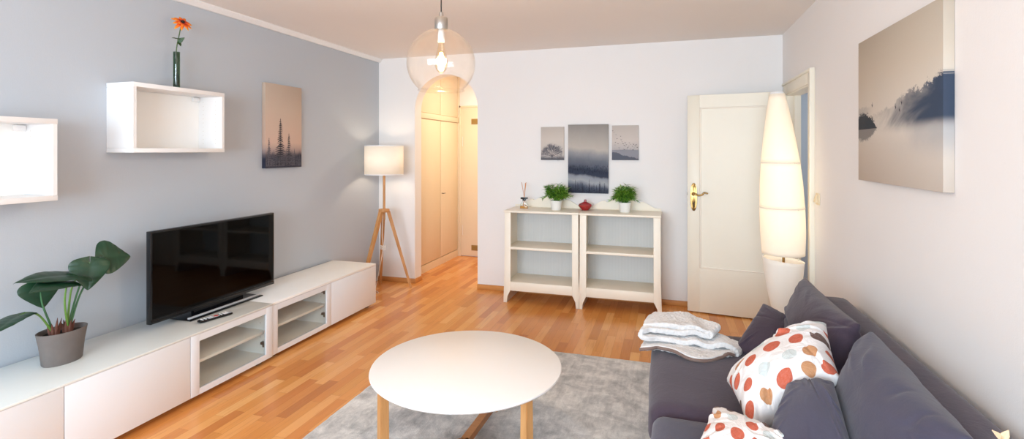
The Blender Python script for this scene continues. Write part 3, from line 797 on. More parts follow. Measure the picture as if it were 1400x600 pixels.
for k in range(18): pine(bm, lambda a, b: (-1.272+a, yf+.0073, 1.395+b), .01+k*.013, .002, rnd.uniform(.015, .04), .008, rnd, 0, 4)
obj('printed_tree', bm, inkm, t, smooth=False)
t = thing('canvas_picture', 'small canvas of birds flying over hills, right of the tall misty forest canvas', 'picture', (-.415, YB, 1.397))
bm = canvas_bm(-.545, -.287, yf+.008, YB-.001, 1.397, 1.74); obj('canvas', bm, art('birds_print', a_birds, 0, False), t)
bm = B(); rnd = random.Random(21); Pb = lambda a, b: (-.545+a, yf+.0074, 1.397+b)
bl = [(.02, .275), (.008, .29), (.04, .25), (.05, .21), (.035, .175), (.03, .15), (.06, .16), (.09, .2), (.1, .18), (.11, .16), (.12, .145), (.13, .135), (.14, .15), (.155, .125), (.165, .14), (.18, .155), (.17, .17), (.2, .135), (.215, .12), (.225, .14), (.235, .15), (.21, .155), (.12, .105), (.15, .11), (.18, .11), (.205, .1), (.13, .17), (.07, .12), (.085, .235), (.245, .125)]
for a, b in bl:
    w_ = rnd.uniform(.006, .0105); r_ = rnd.uniform(-.5, .5)
    flat(bm, Pb, [(a-w_, b+w_*(.7+r_)), (a-w_*.4, b+.0008), (a, b-w_*.3), (a+w_*.5, b+.001), (a+w_, b+w_*(.6-r_)), (a+w_*.3, b+w_*.35), (a, b+w_*.2), (a-w_*.3, b+w_*.4)])
obj('printed_birds', bm, ink, t, smooth=False)

# ------------------------------------------------------------------ bookcases
def bead_mat():
    s = NT('beadboard_grey'); x = s.xyz(s.coord())[0]
    f = s.math('FRACT', s.math('DIVIDE', x, .014)); e = s.step(s.math('MINIMUM', f, s.math('SUBTRACT', 1., f)), 0., .22, 1., 0.)
    s.bump(s.math('SUBTRACT', 0., e), .5, .002)
    return s.base(s.mix(s.math('MULTIPLY', e, .18), hx('#cdcecd'), hx('#9d9c98')), .6)
M['bead'] = bead_mat()
bk = thing('bookcase', 'cream open bookcase with wavy crest, left one of the pair', 'bookcase', (-1.183, 4.93, 0), 0, 'cream bookcases with tapered feet')
hw, yf2, yb2 = .365, -.18, .20
def stile(sgn):
    o_, i_ = hw, hw-.062
    pts = [(o_, .89), (i_, .89), (i_+.002, .12), (i_+.035, .06), (i_+.038, 0), (o_+.012, 0), (o_+.002, .3)]
    pts = [(a*sgn, b) for a, b in pts]
    return prism(B(), pts, 'y', yf2, yf2+.022, .0015)
for sg in (-1, 1):
    bm = stile(sg); 
    pts = [(sg*(hw-.002), yf2+.022), (sg*(hw-.02), yf2+.022), (sg*(hw-.02), yb2), (sg*(hw-.002), yb2)]
    b2 = B(); prism(b2, pts, 'z', .0, .89); me = bpy.data.meshes.new('t'); b2.to_mesh(me); b2.free(); bm.from_mesh(me); bpy.data.meshes.remove(me)
    obj('side_panel', bm, M['cream'], bk, world=False)
bm = B(); box(bm, -hw-.006, hw+.006, yf2-.015, yb2, .885, .905, .004); obj('top', bm, M['cream'], bk, world=False)
bm = B(); cr = []
for k in range(61):
    u = -1 + 2*k/60; a = abs(u)
    if a > .48: h_ = .024 + .062*(.5+.5*math.cos(PI*min(1, (a-.48)/.44)))
    elif a > .36: h_ = .070 + .016*math.cos(PI*(a-.48)/.12*1)**2
    else: h_ = .086 + .030*math.cos(a/.36*PI/2)
    cr.append((u*hw, .904 + h_))
prism(bm, [(-hw, .904)] + cr + [(hw, .904)], 'y', yb2-.016, yb2, .001); obj('crest', bm, M['cream'], bk, world=False)
for zz in (.535, ):
    bm = B(); box(bm, -hw+.02, hw-.02, yf2+.004, yb2-.01, zz-.012, zz+.012, .003); obj('shelf', bm, M['cream'], bk, world=False)
bm = B(); box(bm, -hw+.02, hw-.02, yf2+.006, yb2-.01, .185, .205, .002); obj('shelf', bm, M['cream'], bk, world=False)
bm = B(); box(bm, -hw+.05, hw-.05, yf2+.002, yf2+.02, .118, .2, .003); obj('bottom_rail', bm, M['cream'], bk, world=False)
bm = B(); box(bm, -hw+.02, hw-.02, yb2-.01, yb2-.002, .12, .89); obj('back_panel', bm, M['bead'], bk, world=False)
dup(bk, (-.4395, 4.93, 0), 0, 'cream open bookcase with wavy crest, right one nearest the door')

# reed diffuser
rp = Vector((-1.405, 4.955, .905))
t = thing('reed_diffuser', 'small amber reed diffuser with black collar at the left end of the bookcase', 'reed diffuser', rp)
bm = B(); box(bm, rp.x-.038, rp.x+.038, rp.y-.022, rp.y+.022, .907, .93, .003); obj('oil', bm, M['amber'], t)
bm = B(); prism(bm, [(rp.x-.041, .9055), (rp.x+.041, .9055), (rp.x+.038, .945), (rp.x+.012, .985), (rp.x-.012, .985), (rp.x-.038, .945)], 'y', rp.y-.025, rp.y+.025, .002); obj('bottle', bm, M['pane'], t)
bm = B(); box(bm, rp.x-.034, rp.x+.034, rp.y-.022, rp.y+.022, 1.0, 1.018, .003); box(bm, rp.x-.016, rp.x+.016, rp.y-.014, rp.y+.014, .985, 1.002, .002); obj('collar', bm, M['black'], t)
for a, b in ((-.028, .15), (.012, .145), (.02, .15), (.016, .14)):
    bm = B(); tube(bm, [(rp.x-.0-a*.6, rp.y, .925), (rp.x+a, rp.y-.004+abs(a)*.2, 1.02+b)], .0028, 6); obj('reed', bm, M['reed'], t)

# red vase
t = tag(obj('red_vase', lathe(B(), [(.001, 0), (.03, 0), (.036, .004), (.05, .02), (.067, .042), (.068, .052), (.058, .064), (.032, .076), (.014, .083), (.011, .09), (.013, .104), (.0085, .105), (.007, .09), (.001, .088)], (-.79, 4.985, .905), 44), M['redglass']), 'squat dark red onion-shaped vase between the two small plants', 'vase')

# small leafy plants
def sprig_pot(loc):
    t = thing('potted_plant', 'small bushy bamboo-leaf plant in a white pot, left of the red vase', 'potted plant', loc, 0, 'small leafy plants on the bookcases')
    bm = B(); lathe(bm, [(.001, 0), (.043, 0), (.046, .004), (.058, .088), (.060, .094), (.055, .094), (.052, .08)], n=36); obj('pot', bm, M['potwhite'], t, world=False)
    bm = B(); lathe(bm, [(.001, .08), (.052, .078)], n=24); obj('soil', bm, M['soil'], t, world=False)
    bm = B(); rnd = random.Random(5)
    for k in range(84):
        az = rnd.uniform(0, 2*PI); el = rnd.uniform(.05, 1.)**.8; out = rnd.uniform(.05, .17)*(1-el*.5); up = .02 + .145*el*rnd.uniform(.7, 1.15)
        r0 = Vector((.02*math.cos(az), .02*math.sin(az), .085)); tip = Vector((out*math.cos(az)*1.08, out*math.sin(az)*.8, .085+up))
        mid = r0.lerp(tip, .5) + Vector((0, 0, .03)); pts_ = spline([r0, mid, tip], 4); tube(bm, pts_, .0011, 4, 1)
        for i, p in enumerate(pts_[2:]):
            for q in range(3):
                a2 = az + rnd.uniform(-1.5, 1.5); L = rnd.uniform(.038, .062); e2 = rnd.uniform(-.5, .7)
                d = Vector((math.cos(a2)*math.cos(e2), math.sin(a2)*math.cos(e2), math.sin(e2))); sd = d.cross(Vector((0, 0, 1))).normalized(); w_ = rnd.uniform(.0038, .0062)
                a_, b_, c_, d_ = [bm.verts.new(x_) for x_ in (p, p+d*L*.4+sd*w_, p+d*L+Vector((0, 0, -.008)), p+d*L*.4-sd*w_)]
                f = bm.faces.new((a_, b_, c_, d_)); f.material_index = int(rnd.random() < .38)
    obj('foliage', bm, [M['grass1'], M['grass2']], t, world=False, smooth=False)
    return t
sp = sprig_pot((-1.07, 4.93, .905))
d2 = dup(sp, (-.405, 4.94, .905), 2.2, 'small bushy bamboo-leaf plant in a white pot, right of the red vase')

# ------------------------------------------------------------------ tripod lamp
lc = Vector((-2.925, 4.80, 0))
t = thing('tripod_floor_lamp', 'wooden tripod floor lamp with white drum shade beside the arch', 'floor lamp', lc)
for fx, fy in ((-2.689, 4.955), (-3.085, 4.985), (-3.005, 4.46)):
    a = Vector((fx, fy, 0)); d = (Vector((lc.x, lc.y, 0)) - a); topp = Vector((lc.x, lc.y, .835)) - d.normalized()*.045
    bm = B(); tube(bm, [a + Vector((0, 0, .001)), topp], [.013, .019], square=True, up=tuple(d.normalized()))
    for v in bm.verts:
        if v.co.z < .02: v.co.z = max(v.co.z, .0)
    obj('leg', bm, M['oak'], t)
bm = B(); lathe(bm, [(.001, .832), (.055, .832), (.058, .836), (.058, .862), (.055, .866), (.001, .866)], (lc.x, lc.y, 0), 36); obj('hub', bm, M['oak'], t)
bm = B(); tube(bm, [(lc.x, lc.y, .75), (lc.x, lc.y, 1.27)], .0135, 14); obj('pole', bm, M['oak'], t)
bm = B(); rS = .203
lathe(bm, [(rS, 1.235), (rS, 1.545)], (lc.x, lc.y, 0), 56); sh = obj('lamp_shade', bm, shade_mat('drum_shade', '#f6f2ea', .36, .12, '#ffeacb'), t); solid(sh, .002)
for zz in (1.238, 1.542): obj('shade_rim', lathe(B(), [(rS+.002, zz-.005), (rS+.002, zz+.005), (rS-.003, zz+.005), (rS-.003, zz-.005), (rS+.002, zz-.005)], (lc.x, lc.y, 0), 56), M['white'], sh)
bm = B(); 
for a in (0, 2*PI/3, 4*PI/3): tube(bm, [(lc.x, lc.y, 1.27), (lc.x+rS*math.cos(a), lc.y+rS*math.sin(a), 1.28)], .002, 6)
lathe(bm, [(.001, 1.26), (.018, 1.26), (.018, 1.32), (.001, 1.32)], (lc.x, lc.y, 0), 20); obj('socket', bm, M['white'], t)
bm = B(); bmesh.ops.create_uvsphere(bm, u_segments=20, v_segments=12, radius=.03, matrix=Matrix.Translation((lc.x, lc.y, 1.365))); obj('bulb', bm, emit_mat('warm_bulb', '#ffdcae', 6), t)
bm = B(); q = Vector((lc.x+.006, lc.y-.03, 0))
tube(bm, spline([(q.x, q.y, .83), (q.x-.004, q.y-.01, .6), (q.x, q.y, .45), (q.x-.01, q.y-.05, .25), (q.x-.03, q.y-.1, .02), (q.x+.02, q.y-.12, .006), (q.x-.05, q.y-.06, .006), (q.x-.2, q.y, .006), (XL+.02, q.y+.1, .006)]), .0032, 6); 
for k in range(4): tube(bm, [(q.x + .03*math.cos(a), q.y + .02*math.sin(a), .44+k*.012+.006*math.sin(a*2)) for a in [2*PI*j/16 for j in range(17)]], .003, 6)
obj('power_cord', bm, M['cord'], t)

# ------------------------------------------------------------------ bullet floor lamp
bl_ = Vector((.792, 4.10, 0))
t = thing('tapered_floor_lamp', 'tall white tapered floor lamp glowing in front of the open door', 'floor lamp', bl_)
def bend(z):   # the shade leans a little to the left at the top
    k = (z - .24)/1.66
    return (-.058*max(0, k-.18)**1.5 , 0)
def sec(r0s, name, mat):
    bm = B(); lathe(bm, r0s, (bl_.x, bl_.y, 0), 56, bend=bend); o = obj(name, bm, mat, t); solid(o, .0018); return o
def rad(z):
    tab = [(.22, .040), (.30, .066), (.45, .103), (.60, .126), (.74, .139), (.9, .147), (1.07, .1465), (1.25, .139), (1.40, .1265), (1.55, .108), (1.70, .086), (1.83, .063), (1.905, .049)]
    for (a, b), (c, d) in zip(tab, tab[1:]):
        if z <= c: return b + (d-b)*(z-a)/(c-a)
    return tab[-1][1]
def seg(z0, z1, n=12): return [(rad(z0+(z1-z0)*i/n), z0+(z1-z0)*i/n) for i in range(n+1)]
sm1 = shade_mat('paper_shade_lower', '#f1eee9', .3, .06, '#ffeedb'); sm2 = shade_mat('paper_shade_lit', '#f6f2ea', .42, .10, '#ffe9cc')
bm = B(); lathe(bm, seg(.225, .715), (bl_.x, bl_.y, 0), 56, bend=bend)
for v in bm.verts:     # the lower shell has a slanting upper rim
    if v.co.z > .70: v.co.z += -.012 + -.014*((v.co.x - bl_.x)/.14)
solid(obj('lower_shade', bm, sm1, t), .0018)
sec(seg(.742, 1.075), 'middle_shade', sm2); sec(seg(1.08, 1.40), 'middle_shade', sm2); sec(seg(1.405, 1.902), 'upper_shade', sm2)
for zz in (1.0775, 1.4025):
    bm = B(); bx, by = bend(zz); r_ = rad(zz)+.0022
    lathe(bm, [(r_, zz-.004), (r_+.002, zz), (r_, zz+.004)], (bl_.x+bx, bl_.y+by, 0), 48); obj('shade_ring', bm, M['cord'], t)
bm = B()
for zz in (.728, 1.0775, 1.4025):
    bx, by = bend(zz); r_ = rad(zz)
    for a in (-PI*.93, -PI*.32, 0.2):
        c_ = Vector((bl_.x+bx+r_*math.cos(a), bl_.y+r_*math.sin(a), zz)); bmesh.ops.create_uvsphere(bm, u_segments=10, v_segments=6, radius=.007, matrix=Matrix.Translation(c_))
obj('clips', bm, M['doorpaint'], t)['kind'] = 'stuff'
bx, by = bend(1.9); bm = B(); lathe(bm, [(.0495, 1.902), (.045, 1.915), (.03, 1.918), (.025, 1.915)], (bl_.x+bx, bl_.y, 0), 40); obj('top_collar', bm, M['white'], t)
bm = B(); tube(bm, [(bl_.x, bl_.y, .01), (bl_.x, bl_.y, .9)], .009, 10); obj('pole', bm, M['brass'], t)
bm = B(); lathe(bm, [(.001, 0), (.12, 0), (.123, .004), (.11, .014), (.02, .02), (.001, .021)], (bl_.x, bl_.y, 0), 44); obj('base', bm, M['steel'], t)
for zz in (1.0, 1.3):
    bm = B(); bmesh.ops.create_uvsphere(bm, u_segments=18, v_segments=12, radius=.028, matrix=Matrix.Translation((bl_.x-.01, bl_.y, zz))); obj('bulb', bm, emit_mat('lamp_bulb', '#ffdcae', 5), t)

# ------------------------------------------------------------------ pendant lamp
pp = Vector((-1.033, 2.2, 1.905)); rg = .161
t = thing('pendant_lamp', 'clear glass globe pendant lamp hanging from the ceiling', 'pendant lamp', (pp.x, pp.y, ZC))
bm = B(); prof = []
a0, a1 = math.asin(.030/rg), PI - math.asin(.105/rg)
for k in range(41):
    a = a0 + (a1-a0)*k/40; prof.append((rg*math.sin(a), rg*math.cos(a)))
prof += [(.108, prof[-1][1]-.006), (.110, prof[-1][1]-.009)]
lathe(bm, prof, pp, 72); g = obj('glass_globe', bm, M['globe'], t, auto=False); solid(g, .002)
bm = B(); lathe(bm, [(.001, .158), (.030, .158), (.031, .160), (.031, .212), (.028, .216), (.012, .216), (.010, .24), (.001, .24)], pp, 36); obj('lamp_socket', bm, M['steel'], t)
bm = B(); tube(bm, [(pp.x, pp.y, pp.z+.235), (pp.x, pp.y, ZC-.03)], .0032, 8); obj('cable', bm, M['blackcord'], t)
bm = B(); lathe(bm, [(.001, ZC), (.05, ZC), (.048, ZC-.025), (.01, ZC-.032), (.001, ZC-.032)], (pp.x, pp.y, 0), 36); obj('ceiling_rose', bm, M['steel'], t)
bm = B(); lathe(bm, [(.014, .16), (.0155, .12), (.0155, .10), (.014, .098)], pp, 20); obj('bulb_holder', bm, M['white'], t)
bm = B(); lathe(bm, [(.001, -.045), (.012, -.043), (.024, -.03), (.030, -.01), (.030, .01), (.024, .04), (.015, .075), (.0135, .10)], pp, 28); bb = obj('bulb', bm, glass_mat('bulb_glass', '#fff6e6', .1), t)
bm = B()
for k in range(6):
    a = k*PI/3; tube(bm, [(pp.x+.006*math.cos(a), pp.y+.006*math.sin(a), pp.z+.05), (pp.x+.012*math.cos(a), pp.y+.012*math.sin(a), pp.z-.02)], .0016, 6)
obj('filament', bm, emit_mat('filament_glow', '#ffc477', 60), bb)

# ------------------------------------------------------------------ rug, coffee table
t = tag(obj('rug', B(), M['rug']), 'grey mottled short-pile rug under the coffee table and sofa', 'rug')
bm = B(); nx, ny = 150, 130; gx0, gx1, gy0, gy1 = -1.815, .62, .75, 3.69; g = []
for i in range(nx+1):
    col = []
    for j in range(ny+1):
        x = gx0+(gx1-gx0)*i/nx; y = gy0+(gy1-gy0)*j/ny
        e = min(x-gx0, gx1-x, y-gy0, gy1-y); z = .011*min(1, (e/.02 + .15)) + .002*noise.noise(Vector((x*9, y*9, 0)))
        if e < 1e-6: x += .004*noise.noise(Vector((x*30, y*30, 3))); z = .001
        col.append(bm.verts.new((x, y, max(z, .001))))
    g.append(col)
for i in range(nx):
    for j in range(ny): bm.faces.new((g[i][j], g[i+1][j], g[i+1][j+1], g[i][j+1]))
me = t.data; bm.to_mesh(me); bm.free()
for p in me.polygons: p.use_smooth = True

tc = Vector((-.945, 2.305, 0)); TR = .462; TZ = .45
t = thing('coffee_table', 'round white coffee table with oak legs standing on the rug', 'coffee table', (tc.x, tc.y, .011))
bm = B(); lathe(bm, [(.001, TZ-.02), (TR-.018, TZ-.02), (TR-.006, TZ-.014), (TR, TZ-.007), (TR-.002, TZ-.002), (TR-.006, TZ), (.001, TZ)], (tc.x, tc.y, 0), 128); obj('tabletop', bm, M['tabletop'], t)
hub = Vector((tc.x-.01, tc.y-.01, 0))
for k, (a, rr) in enumerate(((-127.6, .425), (-31, .425), (90, .425))):
    d = Vector((math.cos(R(a)), math.sin(R(a)), 0)); f = Vector((tc.x, tc.y, 0)) + d*rr
    bm = B(); w_ = .020; px_ = Vector((-d.y, d.x, 0))
    vs = []
    for z_, s_ in ((.013, .85), (.2, 1.), (TZ-.0205, 1.)):
        vs.append([bm.verts.new(f + d*(q[0]*w_*s_) + px_*(q[1]*w_*s_) + Vector((0, 0, z_))) for q in ((-1, -1), (1, -1), (1, 1), (-1, 1))])
    for A_, B_ in zip(vs, vs[1:]):
        for j in range(4): bm.faces.new((A_[j], A_[(j+1) % 4], B_[(j+1) % 4], B_[j]))
    bm.faces.new(vs[0][::-1]); bm.faces.new(vs[-1])
    bmesh.ops.bevel(bm, geom=[e for e in bm.edges if abs((e.verts[0].co-e.verts[1].co).normalized().z) > .9], offset=.004, segments=2, affect='EDGES')
    obj('leg', bm, M['oak'], t)
    bm = B()
    def bar(p, q, w2, z0_, z1_):
        dd = (q-p).normalized(); sd = Vector((-dd.y, dd.x, 0)); v = []
        for z_ in (z0_, z1_): v.append([bm.verts.new(x_ + Vector((0, 0, z_))) for x_ in (p-sd*w2, q-sd*w2, q+sd*w2, p+sd*w2)])
        for j in range(4): bm.faces.new((v[0][j], v[0][(j+1) % 4], v[1][(j+1) % 4], v[1][j]))
        bm.faces.new(v[0][::-1]); bm.faces.new(v[1])
    bar(hub, f - d*.015, .0195, .05, .085)
    obj('stretcher', bm, M['oakdark'], t)
    bm = B(); bar(hub, f - d*.015, .016, TZ-.05, TZ-.0205); obj('top_brace', bm, M['oakdark'], t)

# ------------------------------------------------------------------ sofa
SX0, SX1, SY0, SY1 = -.085, .93, .95, 3.18
t = thing('sofa', 'deep plum-grey suede sofa along the right wall', 'sofa', (.42, 2.06, .011))
bm = B(); softbox(bm, ((SX0+.05+SX1)/2, (SY0+SY1)/2, .155), ((SX1-SX0-.05)/2, (SY1-SY0)/2-.02, .115), .03, 10); obj('base', bm, M['suede'], t)
for xx in (SX0+.12, SX1-.12):
    for yy in (SY0+.12, SY1-.12): obj('foot', lathe(B(), [(.001, .0135), (.022, .0135), (.026, .05), (.001, .05)], (xx, yy, 0), 16), M['black'], t)
bm = B(); softbox(bm, ((SX0+.78)/2, 2.66, .345), ((.78-SX0)/2, .505, .088), .06, 22, puff=(.012, .01, .018), wob=.008, seed=1); obj('seat_cushion', bm, M['suede'], t)
bm = B(); softbox(bm, ((SX0+.02+.78)/2, 1.55, .345), ((.78-SX0-.02)/2, .6, .088), .05, 22, puff=(.006, .005, .020), wob=.008, seed=5); obj('seat_cushion', bm, M['suede2'], t)
bm = B(); softbox(bm, (.85, 2.09, .35), (.09, 1.15, .345), .06, 24, puff=(.01, 0, .0), wob=.006, seed=9); br = obj('backrest', bm, M['suede'], t)
bm = B()
for xx, zz in ((.905, .6835), (.925, .669)): tube(bm, spline([(xx, y_, zz) for y_ in (1.0, 1.6, 2.2, 2.8, 3.18)], 4), .003, 6)
obj('piping', bm, M['suede'], br)

def pillow4(name, cs, t, mat, label, cat, seed=0, wr=.006, cdir=.6, pinch=.07, N=100, bias=.5, nf=22):
    """pillow whose four corners (top left, top right, bottom right, bottom left) are given in the room"""
    cs = [Vector(c) for c in cs]; nrm = (cs[1]-cs[0]).cross(cs[3]-cs[0]).normalized()
    nrm2 = (cs[1]-cs[2]).cross(cs[3]-cs[2]).normalized() * -1; nrm = (nrm+nrm2).normalized()
    if nrm.x > 0: nrm = -nrm
    mid = sum(cs, Vector()) / 4
    bm = B(); uvl = bm.loops.layers.uv.new('UVMap'); grid = {}
    rf = random.Random(seed*17+3); folds = []
    for k in range(nf):
        e = k/nf*4 + rf.uniform(-.25, .25); e %= 4
        q = (e % 1)*2-1
        ou, ov = ((q, 1), (1, -q), (-q, -1), (-1, q))[int(e)]
        if e % 1 < .12 or rf.random() < .3: ou, ov = math.copysign(1, ou), math.copysign(1, ov)
        tu, tv = rf.uniform(-.35, .35) + .45*math.cos(cdir), rf.uniform(-.35, .35) + .45*math.sin(cdir)
        L_ = math.hypot(tu-ou, tv-ov); folds.append((ou, ov, (tu-ou)/L_, (tv-ov)/L_, rf.uniform(.5, 1.15), rf.uniform(.022, .055), rf.choice((-1, 1, 1))*rf.uniform(1.3, 2.7)))
    for side in (1, -1):
        for i in range(N+1):
            for j in range(N+1):
                if side == -1 and (i in (0, N) or j in (0, N)): grid[(side, i, j)] = grid[(1, i, j)]; continue
                u = -1+2*i/N; v = -1+2*j/N; u = math.copysign(abs(u)**.88, u); v = math.copysign(abs(v)**.88, v)
                uu = u*(1 - pinch*(1-v*v)*abs(u)); vv = v*(1 - pinch*(1-u*u)*abs(v))
                a, b = (uu+1)/2, (vv+1)/2
                p = cs[3]*(1-a)*(1-b) + cs[2]*a*(1-b) + cs[1]*a*b + cs[0]*(1-a)*b
                prof = max(0, (1-u*u)*(1-v*v))**.40
                th = t * (bias if side == 1 else 1-bias)
                fold = noise.noise(Vector((u*1.3+seed, v*1.3, side)))*1.5 + noise.noise(Vector((u*3+seed, v*3, side+9)))*.35
                for (ou, ov, du, dv, ln, wd_, hh) in folds:
                    a_ = (u-ou)*du + (v-ov)*dv; c_ = -(u-ou)*dv + (v-ov)*du
                    c_ += .10*math.sin(a_*3 + ou*5) + .05*noise.noise(Vector((a_*3, ou, seed)))
                    if -.25 < a_ < ln:
                        k_ = math.exp(-(c_/(wd_*(1+.9*max(a_, 0)/ln)))**2); sh_ = c_/wd_*k_
                        fold += hh*(1-max(a_, 0)/ln)**1.2*(k_ - .55 + .0*sh_ if k_ > .55 else -.35*abs(sh_)*0) + hh*.5*(1-max(a_, 0)/ln)*k_
                rad = max(abs(u), abs(v)); rim = noise.noise(Vector((math.atan2(v, u)*4.5, seed, side)))*rad**4*1.5
                p = p + nrm*side*(th*prof + wr*(fold + rim)*min(1, prof*1.5))
                grid[(side, i, j)] = bm.verts.new(p)
    for side in (1, -1):
        for i in range(N):
            for j in range(N):
                ix = [(i, j), (i+1, j), (i+1, j+1), (i, j+1)]
                if side == -1: ix = ix[::-1]
                f = bm.faces.new([grid[(side, *q)] for q in ix])
                for lp, q in zip(f.loops, ix): lp[uvl].uv = (q[0]/N + (0 if side == 1 else 1.37), q[1]/N)
    return tag(obj(name, bm, mat, auto=False), label, cat)
pillow4('back_pillow', [(.74, 3.255, .768), (.75, 2.42, .775), (.62, 2.35, .46), (.57, 3.03, .44)], .20, M['suede'], 'large plum-grey back pillow at the far end of the sofa, its corner pointing up', 'pillow', 1, .008, -.35)
pillow4('back_pillow', [(.74, 2.261, .80), (.74, 1.586, .755), (.60, 1.50, .455), (.60, 2.20, .45)], .24, M['suede2'], 'large slate-grey back pillow leaning on the sofa back nearest the camera', 'pillow', 4, .009, -.5)
pillow4('throw_pillow', [(.50, 3.11, .640), (.70, 2.97, .56), (.50, 2.70, .455), (.318, 2.86, .455)], .15, M['suede'], 'small plum-grey cushion beside the folded blanket', 'cushion', 2, .005, .3)
pillow4('throw_pillow', [(.42, 2.09, .625), (.555, 2.05, .67), (.53, 1.62, .50), (.24, 1.66, .50)], .17, M['suede2'], 'slate-grey cushion lying against the dotted pillow', 'cushion', 3, .006, 1.2, .02)
pillow4('dotted_pillow', [(.235, 2.345, .505), (.640, 2.466, .752), (.590, 2.10, .668), (.272, 1.94, .495)], .20, M['dots'], 'white pillow with orange and brown dots, the upper fully seen one', 'pillow', 6, .007, 1.0, .05, bias=.62)
pillow4('dotted_pillow', [(.166, 2.055, .525), (.36, 1.76, .60), (.28, 1.50, .50), (.054, 1.66, .50)], .13, M['dots'], 'white dotted pillow cut off by the bottom edge', 'pillow', 8, .006, .8, .05)

# ------------------------------------------------------------------ folded fleece blanket
t = thing('folded_blanket', 'folded white fleece blanket with brown edging on the sofa corner', 'blanket', (.1, 2.9, .44))
bm = B(); prof = []
def seg2(x0, z0, x1, z1, n):
    for i in range(n): prof.append((x0+(x1-x0)*i/n, z0+(z1-z0)*i/n))
def arc(cx_, cz, r_, a0_, a1_, n):
    for i in range(n): a = R(a0_+(a1_-a0_)*i/n); prof.append((cx_+r_*math.cos(a), cz+r_*math.sin(a)))
seg2(-.125, .456, .33, .456, 16); arc(.33, .472, .016, -90, 90, 7)
seg2(.33, .488, -.11, .488, 14); arc(-.11, .505, .017, 270, 90, 6)
seg2(-.11, .522, .22, .524, 12); arc(.22, .534, .010, -90, 90, 5)
seg2(.21, .543, -.09, .545, 12); prof.append((-.12, .536))
ny = 44; rows = []; nP = len(prof)
for i, (x, z) in enumerate(prof):
    f_ = i/nP; row = []
    for j in range(ny+1):
        v = j/ny
        yfr = 2.79 - (.13*math.exp(-((x-.15)/.12)**2) if f_ < .22 else 0) + .09*max(0, f_-.25) - .03*(x < -.05)*(f_ < .6)
        ybk = 3.10 - .26*max(0, x-.08)/.3 + .02*math.sin(x*20)
        yy = yfr + (ybk-yfr)*v
        nz = noise.noise(Vector((x*9, yy*9, f_*3)))*.010 + .011*math.sin(x*46 + yy*16)*(.15 if x < .1 else 1.)*(f_ > .2)
        zz = z + nz; 
        if x < -.07 and f_ < .3: zz -= (-.07-x)*.25
        row.append(bm.verts.new((x + .012*noise.noise(Vector((yy*7, x*3, f_*4))) + .04*(v-.5), yy, zz)))
    rows.append(row)
for a, b in zip(rows, rows[1:]):
    for j in range(ny): bm.faces.new((a[j], a[j+1], b[j+1], b[j]))
edge_pts = [rows[i][0].co.copy() + Vector((0, -.004, 0)) for i in range(0, 17)]
edge2 = [rows[i][0].co.copy() + Vector((0, -.002, -.008)) for i in range(24, 37)]
o = obj('fleece', bm, M['blanket'], t, auto=False)
solid(o, .026, 2)
tx = bpy.data.textures.new('fleece_tex', 'CLOUDS'); tx.noise_scale = .009
dm = o.modifiers.new('pile', 'DISPLACE'); dm.texture = tx; dm.strength = .011; dm.texture_coords = 'LOCAL'
bm = B(); tube(bm, spline(edge_pts, 3), .0085, 8); obj('edge_binding', bm, M['trim'], t)

# ------------------------------------------------------------------ side table with the dried sprig (mostly outside the picture)
stc = Vector((.52, .70, 0))
t = thing('side_table', 'small round white side table just past the near end of the sofa', 'side table', stc)
bm = B(); lathe(bm, [(.001, .53), (.17, .53), (.175, .535), (.175, .547), (.17, .552), (.001, .552)], (stc.x, stc.y, 0), 48); obj('tabletop', bm, M['tabletop'], t)
for k in range(3):
    a = k*2*PI/3; bm = B(); tube(bm, [(stc.x+.15*math.cos(a), stc.y+.15*math.sin(a), .006), (stc.x+.08*math.cos(a), stc.y+.08*math.sin(a), .53)], [.010, .013], 10); obj('leg', bm, M['oak'], t)
vv = Vector((.50, .78, .552))
tag(obj('bottle_vase', lathe(B(), [(.001, 0), (.035, 0), (.04, .006), (.042, .1), (.03, .15), (.014, .18), (.012, .24), (.014, .245), (.010, .245), (.008, .18), (.001, .17)], vv, 32), M['potwhite']), 'white bottle vase on the side table, below the picture edge', 'vase')
tipz = Vector((.500, .99, 1.035))
t = thing('dried_sprig', 'cream dried leaf sprig poking in at the bottom right corner', 'sprig', vv + Vector((0, 0, .18)))
stp = spline([vv + Vector((0, 0, .19)), vv + Vector((0, .02, .30)), Vector((.505, .90, .95)), tipz + Vector((0, 0, .006))], 8)
bm = B(); tube(bm, stp, .0014, 6); obj('stem', bm, M['leafgold'], t)
bm = B(); rt_ = Vector((.956, .296, 0)); nf = Vector((.2, -.85, .45))
for k, (dz, L, w_) in enumerate(((0, .0165, .0095), (-.018, .018, .0085), (-.055, .034, .016), (-.09, .036, .017))):
    c_ = tipz + Vector((0, dz*.6, dz)) + Vector((0, 0, .004))
    for sg in (-1, 1):
        leaf_bm(bm, c_ + rt_*sg*.002, c_ + rt_*sg*L*(.8 if k else (.95 if sg < 0 else .62)) + Vector((0, 0, L*(.45 if k else .72))), nf, w_*(1.35 if (k == 0 and sg > 0) else 1), n=10, droop=.02, fold=.3)
o = obj('leaf', bm, M['leafgold'], t, auto=False); solid(o, .0006)

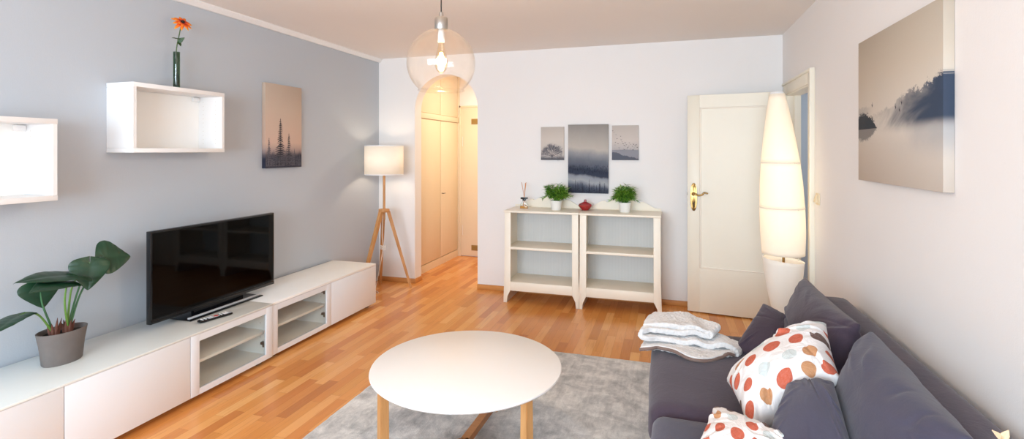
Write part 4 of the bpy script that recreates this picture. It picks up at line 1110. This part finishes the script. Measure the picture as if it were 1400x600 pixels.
# ------------------------------------------------------------------ light
def light(name, kind, loc, energy, color, size=.05, rot=None, sy=None, spread=None):
    l = bpy.data.lights.new(name, kind); l.energy = energy; l.color = color
    if kind == 'AREA':
        l.size = size
        if sy: l.shape = 'RECTANGLE'; l.size_y = sy
        if spread: l.spread = spread
    else: l.shadow_soft_size = size
    o = link(bpy.data.objects.new(name, l)); o.location = loc
    if rot: o.rotation_euler = rot
    return o
warm = (1., .82, .61)
light('daylight_window', 'AREA', ((WX0+WX1)/2, YR-.16, (WZ0+WZ1)/2), 325, (.72, .855, 1.), WX1-WX0-.1, (R(90), 0, 0), WZ1-WZ0-.1)
light('pendant_light', 'POINT', (pp.x, pp.y, pp.z-.01), 24, (1., .83, .65), .025)
light('tripod_light', 'POINT', (lc.x, lc.y, 1.365), 30, warm, .032)
light('tapered_light_a', 'POINT', (bl_.x-.01, bl_.y, 1.02), 4.0, warm, .03)
light('tapered_light_b', 'POINT', (bl_.x-.01, bl_.y, 1.32), 5.0, warm, .03)
light('hallway_light', 'AREA', (-2.0, 5.95, ZC-.03), 19, (1., .82, .60), .35, (0, 0, 0))
light('side_room_daylight', 'AREA', (2.25, 4.2, 1.5), 12, (.86, .93, 1.), 1.2, (0, R(90), 0))

wd = bpy.data.worlds.new('sky'); bpy.context.scene.world = wd; wd.use_nodes = True
nt = wd.node_tree; bg = nt.nodes['Background']; bg.inputs[0].default_value = (.72, .85, 1., 1); bg.inputs[1].default_value = 1.8

# ------------------------------------------------------------------ camera
cam = bpy.data.cameras.new('camera'); co = link(bpy.data.objects.new('camera', cam))
co.location = (0, 0, 1.49); co.rotation_euler = (R(90), 0, math.atan(215/694))
cam.sensor_width = 36; cam.lens = 36*694/1400; cam.shift_y = (206-300)/1400; cam.clip_start = .05
sc = bpy.context.scene; sc.camera = co
sc.view_settings.view_transform = 'Standard'; sc.view_settings.look = 'None'; sc.view_settings.gamma = 1; sc.view_settings.exposure = 0.
sc.view_settings.use_curve_mapping = False
try:
    cy = sc.cycles; cy.max_bounces = 14; cy.diffuse_bounces = 8; cy.glossy_bounces = 5; cy.transparent_max_bounces = 16; cy.transmission_bounces = 8
    cy.sample_clamp_indirect = 6; cy.use_denoising = True; cy.caustics_reflective = False; cy.caustics_refractive = False
except Exception: pass
